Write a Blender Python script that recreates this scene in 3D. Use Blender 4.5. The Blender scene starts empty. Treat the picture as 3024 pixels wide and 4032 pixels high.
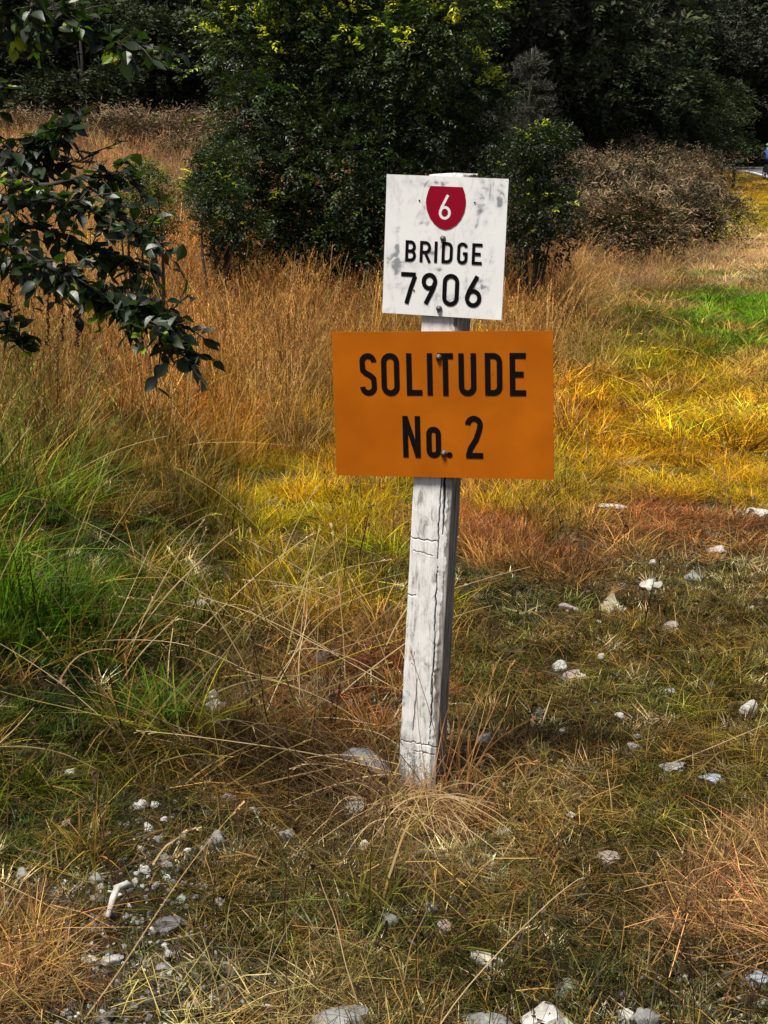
import bpy, bmesh, math, random
import numpy as np
from mathutils import Vector, Matrix, noise
R = math.radians
rng = np.random.default_rng(7)
random.seed(7)
scene = bpy.context.scene
COL = scene.collection

# ---------------------------------------------------------------- camera, sky, sun, exposure
CAM_H, F_PX, PITCH = 1.55, 6056.0, math.atan(1436 / 6056)
cam_d = bpy.data.cameras.new('camera')
cam = bpy.data.objects.new('camera', cam_d); COL.objects.link(cam)
cam.location = (0, 0, CAM_H); cam.rotation_euler = (R(90) - PITCH, 0, 0)
cam_d.sensor_fit = 'HORIZONTAL'; cam_d.sensor_width = 36; cam_d.lens = 36 * F_PX / 3024
cam_d.clip_start = .05; cam_d.clip_end = 2000
scene.camera = cam
SUN = Vector((-.26, -.30, .92)).normalized()
SUN_ELEV = math.asin(SUN.z)
world = bpy.data.worlds.new('World'); scene.world = world; world.use_nodes = True
wn = world.node_tree; bgn = wn.nodes['Background']
sky = wn.nodes.new('ShaderNodeTexSky'); sky.sky_type = 'NISHITA'; sky.sun_disc = False
sky.sun_elevation = SUN_ELEV; sky.sun_rotation = math.atan2(SUN.x, SUN.y)
sky.air_density = 1.0; sky.dust_density = 3.5; sky.ozone_density = .6
bgn.inputs['Strength'].default_value = .055
wn.links.new(sky.outputs[0], bgn.inputs['Color'])
sd = bpy.data.lights.new('sun', 'SUN'); so = bpy.data.objects.new('sun', sd); COL.objects.link(so)
sd.energy = 5.0; sd.angle = R(17); sd.color = (1, .95, .86)
so.rotation_euler = SUN.to_track_quat('Z', 'Y').to_euler(); so.location = (-20, -10, 40)
scene.view_settings.view_transform = 'Standard'; scene.view_settings.look = 'None'
scene.view_settings.exposure = 0.38; scene.view_settings.gamma = 1
scene.cycles.max_bounces = 4; scene.cycles.diffuse_bounces = 2; scene.cycles.glossy_bounces = 2
scene.cycles.transmission_bounces = 2; scene.cycles.caustics_reflective = False; scene.cycles.caustics_refractive = False

# ---------------------------------------------------------------- helpers
def tag(o, label=None, cat=None, group=None, kind=None):
    if label: o['label'] = label
    if cat: o['category'] = cat
    if group: o['group'] = group
    if kind: o['kind'] = kind
    return o
def empty(name, loc, rz=0):
    o = bpy.data.objects.new(name, None); o.empty_display_size = .1
    o.location = loc; o.rotation_euler = (0, 0, rz); COL.objects.link(o); return o
def mesh_np(name, V, T, Q=None, attrs=None, smooth=False):
    """mesh out of a vertex array, triangle array and quad array; attrs: name -> per-vertex (n,3) colour or (n,) value"""
    V = np.asarray(V, np.float32); me = bpy.data.meshes.new(name)
    T = np.zeros((0, 3), np.int32) if T is None else np.asarray(T, np.int32).reshape(-1, 3)
    Q = np.zeros((0, 4), np.int32) if Q is None else np.asarray(Q, np.int32).reshape(-1, 4)
    me.vertices.add(len(V)); me.vertices.foreach_set('co', V.ravel())
    idx = np.concatenate([T.ravel(), Q.ravel()]); me.loops.add(len(idx)); me.loops.foreach_set('vertex_index', idx)
    tot = np.concatenate([np.full(len(T), 3), np.full(len(Q), 4)]).astype(np.int32)
    st = np.concatenate([[0], np.cumsum(tot)[:-1]]).astype(np.int32) if len(tot) else tot
    me.polygons.add(len(tot)); me.polygons.foreach_set('loop_start', st); me.polygons.foreach_set('loop_total', tot)
    me.polygons.foreach_set('use_smooth', np.full(len(tot), bool(smooth)))
    me.update(calc_edges=True)
    for k, a in (attrs or {}).items():
        a = np.asarray(a, np.float32)
        if a.ndim == 2:
            at = me.attributes.new(k, 'FLOAT_COLOR', 'POINT')
            at.data.foreach_set('color', np.concatenate([a, np.ones((len(a), 1), np.float32)], 1).ravel())
        else:
            at = me.attributes.new(k, 'FLOAT', 'POINT'); at.data.foreach_set('value', a)
    return me
def link(name, me, mat=None, parent=None):
    if mat and not me.materials: me.materials.append(mat)
    o = bpy.data.objects.new(name, me); COL.objects.link(o)
    if parent: o.parent = parent
    return o
def from_bm(name, bm, mat=None, parent=None, smooth=False):
    me = bpy.data.meshes.new(name); bm.to_mesh(me); bm.free()
    if smooth:
        for p in me.polygons: p.use_smooth = True
    return link(name, me, mat, parent)
def smooth01(a, b, x):
    t = np.clip((np.asarray(x, float) - a) / (b - a), 0, 1); return t * t * (3 - 2 * t)
# cheap tileable value noise, vectorised
_lat = np.random.default_rng(3).random((64, 64))
def vnoise(x, y, s=1.0):
    x = np.asarray(x, float) / s + 100; y = np.asarray(y, float) / s + 100
    i = np.floor(x).astype(int); j = np.floor(y).astype(int); u = x - i; v = y - j
    u = u * u * (3 - 2 * u); v = v * v * (3 - 2 * v)
    g = lambda a, b: _lat[a % 64, b % 64]
    return (g(i, j) * (1 - u) + g(i + 1, j) * u) * (1 - v) + (g(i, j + 1) * (1 - u) + g(i + 1, j + 1) * u) * v
def fbm(x, y, s=1.0, o=4):
    r = 0; a = .5
    for k in range(o): r = r + a * vnoise(np.asarray(x) + 17.3 * k, np.asarray(y) - 9.1 * k, s / 2 ** k); a /= 2
    return r / (1 - .5 ** o)

# the lie of the land: flat verge, a bank rising to the left, wooded hill behind
def road_left(y):
    return np.interp(y, [-60, 0, 68, 101, 110, 118], [-5.5, 5.2, 17.4, 23.3, 24.6, 24.4])
def height(x, y):
    x = np.asarray(x, float); y = np.asarray(y, float)
    near = .055 * (fbm(x, y, 1.3) - .5) + .02 * (fbm(x, y, .3, 3) - .5)
    z = near * smooth01(90, 30, y)
    z = z + 1.45 * smooth01(10, 31, y) * smooth01(3.2, -4.5, x)
    z = z + .28 * smooth01(-.55, -1.5, x) * smooth01(2.8, 4.2, y) * smooth01(11, 6, y)
    z = z + .30 * (fbm(x, y, 9) - .5) * smooth01(12, 22, y) * smooth01(1, -3, x)
    hill = smooth01(36, 75, y + .9 * x * (x < 0) * -1 - 2.3 * np.clip(x - 2, 0, 60) * smooth01(200, 120, y)) * 16
    hill = hill * smooth01(-4, -12, x - road_left(np.minimum(y, 118))) + smooth01(150, 210, y) * 24 * smooth01(150, 60, np.abs(x))
    z = z + hill * smooth01(34, 60, y)
    d = x - road_left(y)
    road = smooth01(-1.6, 0, d) * smooth01(10, 8.4, d) * (y < 118)
    z = np.where(road > 0, z * (1 - road), z)
    return z
def ray(px, py):
    u = -(py - 2016) / F_PX; v = (px - 1512) / F_PX
    return np.array([v, math.cos(PITCH) + u * math.sin(PITCH), -math.sin(PITCH) + u * math.cos(PITCH)])
def ground(px, py):
    """where the line of sight through a picture point meets the land"""
    d = ray(px, py); t = 1.0
    while t < 400:
        p = d * t + [0, 0, CAM_H]
        if p[2] <= float(height(p[0], p[1])): break
        t *= 1.004
    return Vector((p[0], p[1], float(height(p[0], p[1]))))
def at(px, py, Y):
    d = ray(px, py); t = Y / d[1]; return Vector((d[0] * t, Y, CAM_H + d[2] * t))

# ---------------------------------------------------------------- materials
def mat_new(name):
    m = bpy.data.materials.new(name); m.use_nodes = True
    nt = m.node_tree; return m, nt, nt.nodes['Principled BSDF'], nt.nodes, nt.links
def simple(name, col, rough=.6, metal=0, spec=.5, bump=0, bscale=60, var=0):
    m, nt, b, N, L = mat_new(name)
    b.inputs['Base Color'].default_value = (*col, 1); b.inputs['Roughness'].default_value = rough
    b.inputs['Metallic'].default_value = metal; b.inputs['Specular IOR Level'].default_value = spec
    if bump or var:
        tc = N.new('ShaderNodeTexCoord'); n = N.new('ShaderNodeTexNoise'); n.inputs['Scale'].default_value = bscale
        n.inputs['Detail'].default_value = 6; L.new(tc.outputs['Object'], n.inputs['Vector'])
        if var:
            mx = N.new('ShaderNodeMixRGB'); mx.blend_type = 'MULTIPLY'; mx.inputs[0].default_value = 1
            cr = N.new('ShaderNodeValToRGB'); cr.color_ramp.elements[0].position = .3; cr.color_ramp.elements[1].position = .7
            cr.color_ramp.elements[0].color = (1 - var,) * 3 + (1,); L.new(n.outputs[0], cr.inputs[0])
            mx.inputs[1].default_value = (*col, 1); L.new(cr.outputs[0], mx.inputs[2]); L.new(mx.outputs[0], b.inputs['Base Color'])
        if bump:
            bp = N.new('ShaderNodeBump'); bp.inputs['Strength'].default_value = bump; bp.inputs['Distance'].default_value = .01
            L.new(n.outputs[0], bp.inputs['Height']); L.new(bp.outputs[0], b.inputs['Normal'])
    return m
def leafy(name, inst=False, rough=.5, spec=.4, trans=.3, tcol=(1, 1, 1)):
    """leaf or blade: colour from the mesh, times the tint its own plant carries when it is a scattered one"""
    m, nt, b, N, L = mat_new(name)
    a = N.new('ShaderNodeAttribute'); a.attribute_name = 'col'; out = a.outputs['Color']
    if inst:
        t = N.new('ShaderNodeAttribute'); t.attribute_type = 'INSTANCER'; t.attribute_name = 'tint'
        mx = N.new('ShaderNodeMixRGB'); mx.blend_type = 'MULTIPLY'; mx.inputs[0].default_value = 1
        L.new(out, mx.inputs[1]); L.new(t.outputs['Color'], mx.inputs[2]); out = mx.outputs[0]
    L.new(out, b.inputs['Base Color']); b.inputs['Roughness'].default_value = rough
    b.inputs['Specular IOR Level'].default_value = spec
    if trans:
        tr = N.new('ShaderNodeBsdfTranslucent'); m2 = N.new('ShaderNodeMixRGB'); m2.blend_type = 'MULTIPLY'; m2.inputs[0].default_value = 1
        m2.inputs[2].default_value = (*tcol, 1); L.new(out, m2.inputs[1]); L.new(m2.outputs[0], tr.inputs['Color'])
        ms = N.new('ShaderNodeMixShader'); ms.inputs[0].default_value = trans
        L.new(b.outputs[0], ms.inputs[1]); L.new(tr.outputs[0], ms.inputs[2])
        L.new(ms.outputs[0], N['Material Output'].inputs['Surface'])
    return m
M_GRASS = leafy('grass_blade', True, .5, .25, .3)
M_STRAW = leafy('straw_fixed', False, .5, .3, .2)
M_PEBBLE = leafy('pebble', True, .75, .3, 0)
M_LEAF = leafy('shrub_leaf', False, .42, .5, .3, (1.5, 1.8, .5))
M_FAR = leafy('woodland_leaf', False, .55, .25, .15)
M_FARI = leafy('woodland_leaf_scattered', True, .55, .25, .15)
M_GLOSS = leafy('glossy_leaf', False, .42, .7, .3, (1.6, 2.2, .4))
M_BARK = simple('bark', (.06, .05, .04), .9, bump=.6, bscale=30, var=.5)
M_TWIG = simple('twig', (.10, .075, .05), .8, var=.4, bscale=20)
M_GREYTWIG = simple('grey_twig', (.16, .16, .14), .85)

# soil: colours and grit only
def soil():
    m, nt, b, N, L = mat_new('soil')
    tc = N.new('ShaderNodeNewGeometry')
    n1 = N.new('ShaderNodeTexNoise'); n1.inputs['Scale'].default_value = 5; n1.inputs['Detail'].default_value = 10; n1.inputs['Roughness'].default_value = .7
    n2 = N.new('ShaderNodeTexNoise'); n2.inputs['Scale'].default_value = 70; n2.inputs['Detail'].default_value = 6
    n3 = N.new('ShaderNodeTexVoronoi'); n3.inputs['Scale'].default_value = 90
    for n in (n1, n2, n3): L.new(tc.outputs['Position'], n.inputs['Vector'])
    c1 = N.new('ShaderNodeValToRGB'); e = c1.color_ramp.elements
    e[0].position = .35; e[0].color = (.018, .021, .006, 1); e[1].position = .62; e[1].color = (.060, .040, .020, 1)
    c2 = N.new('ShaderNodeValToRGB'); e = c2.color_ramp.elements
    e[0].position = .35; e[0].color = (.35, .35, .35, 1); e[1].position = .7; e[1].color = (1.5, 1.45, 1.3, 1)
    mx = N.new('ShaderNodeMixRGB'); mx.blend_type = 'MULTIPLY'; mx.inputs[0].default_value = 1
    L.new(n1.outputs[0], c1.inputs[0]); L.new(n2.outputs[0], c2.inputs[0]); L.new(c1.outputs[0], mx.inputs[1]); L.new(c2.outputs[0], mx.inputs[2])
    L.new(mx.outputs[0], b.inputs['Base Color']); b.inputs['Roughness'].default_value = .95; b.inputs['Specular IOR Level'].default_value = .15
    bp = N.new('ShaderNodeBump'); bp.inputs['Strength'].default_value = .8; bp.inputs['Distance'].default_value = .012
    ad = N.new('ShaderNodeMath'); ad.operation = 'ADD'; L.new(n2.outputs[0], ad.inputs[0]); L.new(n3.outputs[0], ad.inputs[1])
    L.new(ad.outputs[0], bp.inputs['Height']); L.new(bp.outputs[0], b.inputs['Normal'])
    return m
M_SOIL = soil()

# ---------------------------------------------------------------- ground
def build_ground():
    ys = np.concatenate([np.arange(-60, 1, 6.), np.arange(1.5, 12, .07), np.arange(12, 40, .5), np.arange(40, 130, 2.5), np.arange(130, 420, 10), [600, 900]])
    xs = np.concatenate([[-900, -500, -300], np.arange(-200, -60, 14), np.arange(-60, -12, 2.5), np.arange(-12, -3.2, .4), np.arange(-3.2, 3.4, .07), np.arange(3.4, 12, .3), np.arange(12, 60, 1.5), np.arange(60, 210, 14), [300, 500, 900]])
    X, Y = np.meshgrid(xs, ys); Z = height(X, Y)
    d = X - road_left(Y); Z = np.where((d > .25) & (d < 8.2) & (Y < 118), Z - .03, Z)
    n, m = X.shape; V = np.stack([X, Y, Z], -1).reshape(-1, 3)
    i = np.arange(n * m).reshape(n, m)
    Q = np.stack([i[:-1, :-1], i[:-1, 1:], i[1:, 1:], i[1:, :-1]], -1).reshape(-1, 4)
    tag(link('ground', mesh_np('ground', V, None, Q, smooth=True), M_SOIL), kind='structure')
build_ground()

# road with its edge line, coming past on the right and bending away behind the brambles
def ribbon(pts, w0, w1, z):
    pts = [Vector((p[0], p[1], 0)) for p in pts]; V = []; F = []
    for i, p in enumerate(pts):
        t = (pts[min(i + 1, len(pts) - 1)] - pts[max(i - 1, 0)]).normalized(); n = Vector((t.y, -t.x, 0))
        V += [(p + n * w0) + Vector((0, 0, z)), (p + n * w1) + Vector((0, 0, z))]
        if i: F.append((2 * i - 2, 2 * i - 1, 2 * i + 1, 2 * i))
    return np.array(V), np.array(F)
road_pts = [(float(road_left(y)), y) for y in range(-60, 102, 3)] + [(24.3, 108), (24.2, 114), (22.5, 119), (19, 123), (13, 126), (4, 128), (-8, 129)]
M_ASPH = simple('asphalt', (.17, .17, .18), .8, bump=.5, bscale=40, var=.35)
V, Q = ribbon(road_pts, 0, 8.2, .012); tag(link('road', mesh_np('road', V, None, Q), M_ASPH), kind='structure')
M_LINE = simple('road_paint', (.8, .8, .78), .6, var=.15, bscale=4)
V, Q = ribbon(road_pts, .22, .40, .018); tag(link('road_edge_line', mesh_np('road_edge_line', V, None, Q), M_LINE), kind='structure')
V, Q = ribbon(road_pts[20:], 4.0, 4.12, .018)
keep = np.arange(len(Q)) % 3 == 0
tag(link('road_centre_line', mesh_np('road_centre_line', V, None, Q[keep]), M_LINE), kind='structure')

# ---------------------------------------------------------------- tufts to scatter
def blades(n, rad, h0, h1, w, lean=.35, bend=.5, seg=3, contrast=.35, tipc=(1.15, 1.08, .95), clump=1.0):
    """n bent tapering blades round the origin -> verts, quads, tris, col"""
    r = rad * np.sqrt(rng.random(n)) * clump; a = rng.random(n) * 2 * np.pi
    b = np.stack([r * np.cos(a), r * np.sin(a), np.full(n, -.01)], 1)
    az = a + rng.normal(0, 1.1, n); h = h0 + (h1 - h0) * rng.random(n) ** 1.3
    d = np.stack([np.cos(az), np.sin(az), np.zeros(n)], 1); ln = np.abs(rng.normal(0, lean, n)); bd = np.abs(rng.normal(0, bend, n))
    fa = az + np.pi / 2 + rng.normal(0, .6, n); s = np.stack([np.cos(fa), np.sin(fa), np.zeros(n)], 1)
    ww = w * (.6 + .8 * rng.random(n)); c = 1 + contrast * rng.normal(0, 1, n); c = np.clip(c, .25, 2.2)
    hue = 1 + rng.normal(0, .08, (n, 3))
    V = []; C = []; nv = 2 * seg + 1
    for k in range(seg + 1):
        t = k / seg
        p = b + d * ((ln * t + bd * t * t) * h)[:, None]; p[:, 2] += h * t * (1 - .38 * np.minimum(bd, 1.6) * t)
        wd = ww * (1 - t) ** .6 if k else ww * .8
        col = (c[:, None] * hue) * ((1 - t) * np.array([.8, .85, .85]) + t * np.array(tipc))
        if k < seg:
            V += [p - s * wd[:, None] / 2, p + s * wd[:, None] / 2]; C += [col, col]
        else: V.append(p); C.append(col)
    V = np.stack(V, 1).reshape(-1, 3); C = np.stack(C, 1).reshape(-1, 3)
    o = (np.arange(n) * nv)[:, None]
    Q = np.concatenate([o + np.array([2 * k, 2 * k + 1, 2 * k + 3, 2 * k + 2]) for k in range(seg - 1)], 0) if seg > 1 else None
    T = o + np.array([2 * seg - 2, 2 * seg - 1, 2 * seg])
    return V, Q, T, C
def merge(parts):
    Vs, Qs, Ts, Cs, o = [], [], [], [], 0
    for V, Q, T, C in parts:
        Vs.append(V); Cs.append(C)
        if Q is not None and len(Q): Qs.append(Q + o)
        if T is not None and len(T): Ts.append(T + o)
        o += len(V)
    return np.concatenate(Vs), (np.concatenate(Qs) if Qs else None), (np.concatenate(Ts) if Ts else None), np.concatenate(Cs)
def seedheads(n, rad, h0, h1, col=(1.25, 1.15, 1.0)):
    """slim stalks that carry feathery heads"""
    parts = []
    for _ in range(n):
        h = random.uniform(h0, h1); a = random.random() * 6.283; r = rad * random.random(); az = random.random() * 6.283
        ln = abs(random.gauss(0, .34)); bd = abs(random.gauss(0, .3)); P = []
        for k in range(9):
            t = k / 8; q = h * (ln * t + bd * t ** 2.5)
            P.append((r * math.cos(a) + q * math.cos(az), r * math.sin(a) + q * math.sin(az), h * t * (1 - .15 * bd * t) - .01))
        P = np.array(P); w = .0011; V = []; C = []; c = random.uniform(.75, 1.35)
        s = np.array([-math.sin(az), math.cos(az), 0])
        for p in P: V += [p - s * w, p + s * w]; C += [np.array([1, .95, .85]) * c] * 2
        Q = np.array([[2 * k, 2 * k + 1, 2 * k + 3, 2 * k + 2] for k in range(8)]); parts.append((np.array(V), Q, None, np.array(C)))
        m = 12; tt = np.linspace(.8, 1, m); V = []; T = []; C = []
        for i, t in enumerate(tt):
            x = t * 8; k = min(int(x), 7); p = P[k] + (P[k + 1] - P[k]) * (x - k)
            q = p + np.array([random.gauss(0, .006), random.gauss(0, .006), random.uniform(.006, .022)])
            s2 = np.array([random.gauss(0, 1), random.gauss(0, 1), 0]); s2 = s2 / (np.linalg.norm(s2) + 1e-6) * .0022
            V += [p, q + s2, q - s2]; T.append((3 * i, 3 * i + 1, 3 * i + 2)); C += [np.array(col) * c] * 3
        parts.append((np.array(V), None, np.array(T), np.array(C)))
    return merge(parts)
def mats(n, rad, ln, w, contrast=.4, z=.03):
    """fallen straws lying across each other"""
    a = rng.random(n) * 2 * np.pi; r = rad * np.sqrt(rng.random(n)); az = rng.normal(0, 1.3, n)
    c0 = np.stack([r * np.cos(a), r * np.sin(a), z * rng.random(n)], 1); L = ln * (.4 + .8 * rng.random(n))
    d = np.stack([np.cos(az), np.sin(az), rng.normal(.1, .22, n)], 1); s = np.stack([-np.sin(az), np.cos(az), rng.normal(0, .3, n)], 1)
    bz = rng.random(n) * .12; V = []; C = []; c = np.clip(1 + contrast * rng.normal(0, 1, n), .3, 2)
    for t in (-.5, 0, .5):
        p = c0 + d * (L * t)[:, None]; p[:, 2] += np.where(t == 0, bz * L, 0)
        V += [p - s * w / 2, p + s * w / 2]; C += [np.ones((n, 3)) * c[:, None]] * 2
    V = np.stack(V, 1).reshape(-1, 3); C = np.stack(C, 1).reshape(-1, 3); o = (np.arange(n) * 6)[:, None]
    return V, np.concatenate([o + [0, 1, 3, 2], o + [2, 3, 5, 4]], 0), None, C
_ico = {}
def ico(sub):
    if sub not in _ico:
        bm = bmesh.new(); bmesh.ops.create_icosphere(bm, subdivisions=sub, radius=1)
        _ico[sub] = (np.array([v.co[:] for v in bm.verts]), np.array([[v.index for v in f.verts] for f in bm.faces])); bm.free()
    return _ico[sub]
def rock(seed, sub=2, rough=.25, flat=.6, angular=.5):
    V, T = ico(sub); r = random.Random(seed); off = Vector((r.random() * 50, r.random() * 50, r.random() * 50)); out = []
    planes = [(Vector((r.gauss(0, 1), r.gauss(0, 1), r.gauss(0, 1))).normalized(), r.uniform(.55, .85)) for _ in range(7)]
    for v in V:
        p = Vector(v); k = 1 + rough * noise.noise(p * 1.3 + off) * 1.6 + rough * .35 * noise.noise(p * 4 + off); p = p * k
        for n, dd in planes:
            e = p.dot(n) - dd
            if e > 0: p = p - n * e * angular
        out.append((p.x * 1.0, p.y * (.6 + .3 * r.random() * 0 + .1), p.z * flat))
    return np.array(out), T

SRC = bpy.data.collections.new('tuft_sources')          # only holds the kinds that the scatters draw from
def sources(name, meshes, mat):
    c = bpy.data.collections.new(name)
    for i, me in enumerate(meshes):
        if mat and not me.materials: me.materials.append(mat)
        c.objects.link(bpy.data.objects.new('%s_%02d' % (name, i), me))
    return c
def scatter(name, coll, P, rot, scl, idx, tint, **k):
    me = bpy.data.meshes.new(name); n = len(P); me.vertices.add(n); me.vertices.foreach_set('co', np.asarray(P, np.float32).ravel())
    def att(nm, ty, f, a): x = me.attributes.new(nm, ty, 'POINT'); x.data.foreach_set(f, np.ascontiguousarray(a).ravel())
    att('rot', 'FLOAT_VECTOR', 'vector', np.asarray(rot, np.float32)); att('scl', 'FLOAT_VECTOR', 'vector', np.asarray(scl, np.float32))
    att('idx', 'INT', 'value', np.asarray(idx, np.int32)); att('tint', 'FLOAT_COLOR', 'color', np.concatenate([tint, np.ones((n, 1))], 1).astype(np.float32))
    o = bpy.data.objects.new(name, me); COL.objects.link(o)
    g = bpy.data.node_groups.new(name, 'GeometryNodeTree')
    g.interface.new_socket('Geometry', in_out='INPUT', socket_type='NodeSocketGeometry'); g.interface.new_socket('Geometry', in_out='OUTPUT', socket_type='NodeSocketGeometry')
    N = g.nodes; L = g.links; gi = N.new('NodeGroupInput'); go = N.new('NodeGroupOutput'); ip = N.new('GeometryNodeInstanceOnPoints')
    ci = N.new('GeometryNodeCollectionInfo'); ci.inputs['Collection'].default_value = coll; ci.inputs['Separate Children'].default_value = True; ci.inputs['Reset Children'].default_value = True
    def na(nm, ty):
        x = N.new('GeometryNodeInputNamedAttribute'); x.data_type = ty; x.inputs['Name'].default_value = nm; return x.outputs['Attribute']
    e = N.new('FunctionNodeEulerToRotation'); L.new(na('rot', 'FLOAT_VECTOR'), e.inputs[0])
    L.new(gi.outputs[0], ip.inputs['Points']); L.new(ci.outputs[0], ip.inputs['Instance']); ip.inputs['Pick Instance'].default_value = True
    L.new(na('idx', 'INT'), ip.inputs['Instance Index']); L.new(e.outputs[0], ip.inputs['Rotation']); L.new(na('scl', 'FLOAT_VECTOR'), ip.inputs['Scale'])
    L.new(ip.outputs[0], go.inputs[0])
    md = o.modifiers.new('scatter', 'NODES'); md.node_group = g
    tag(o, kind='stuff', **k); return o
def mk(name, f, n): 
    out = []
    for i in range(n):
        V, Q, T, C = f(); out.append(mesh_np(name, V, T, Q, {'col': C}))
    return out
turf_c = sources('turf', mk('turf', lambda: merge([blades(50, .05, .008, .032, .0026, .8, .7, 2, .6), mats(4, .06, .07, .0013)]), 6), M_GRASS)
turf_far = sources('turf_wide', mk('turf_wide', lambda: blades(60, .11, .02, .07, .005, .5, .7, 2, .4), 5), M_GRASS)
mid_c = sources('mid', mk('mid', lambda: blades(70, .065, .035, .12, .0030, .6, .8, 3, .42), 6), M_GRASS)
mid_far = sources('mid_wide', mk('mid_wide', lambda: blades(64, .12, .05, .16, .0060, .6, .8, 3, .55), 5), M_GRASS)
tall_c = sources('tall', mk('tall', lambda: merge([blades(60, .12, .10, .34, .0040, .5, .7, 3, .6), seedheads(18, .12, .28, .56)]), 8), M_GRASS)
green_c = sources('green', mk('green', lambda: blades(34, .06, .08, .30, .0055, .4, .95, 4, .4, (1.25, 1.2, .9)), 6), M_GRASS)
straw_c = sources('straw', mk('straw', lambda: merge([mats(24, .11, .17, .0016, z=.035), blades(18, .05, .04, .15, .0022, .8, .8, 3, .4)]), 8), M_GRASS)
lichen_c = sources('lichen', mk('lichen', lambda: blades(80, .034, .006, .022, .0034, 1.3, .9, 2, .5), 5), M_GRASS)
def peb():
    V, T = rock(random.random(), 1, .3, .6); c = np.ones((len(V), 3)) * .95; return V, None, T, c
peb_c = sources('pebbles', mk('pebbles', peb, 10), M_PEBBLE)
def stem():
    parts = [blades(1, .001, .14, .30, .0035, .12, .1, 3, .1, (1, 1, 1))]
    V, Q, T, C = parts[0]; top = V[-1]; k = 16; p = V[0] + (top - V[0]) * rng.uniform(.45, 1, (k, 1)); q = p + rng.normal(0, .007, (k, 3)); s = rng.normal(0, .002, (k, 3))
    parts.append((np.stack([p, q + s, q - s], 1).reshape(-1, 3), None, np.arange(3 * k).reshape(-1, 3), np.ones((3 * k, 3)) * .9)); return merge(parts)
stem_c = sources('stems', mk('stems', stem, 6), M_GRASS)

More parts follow.
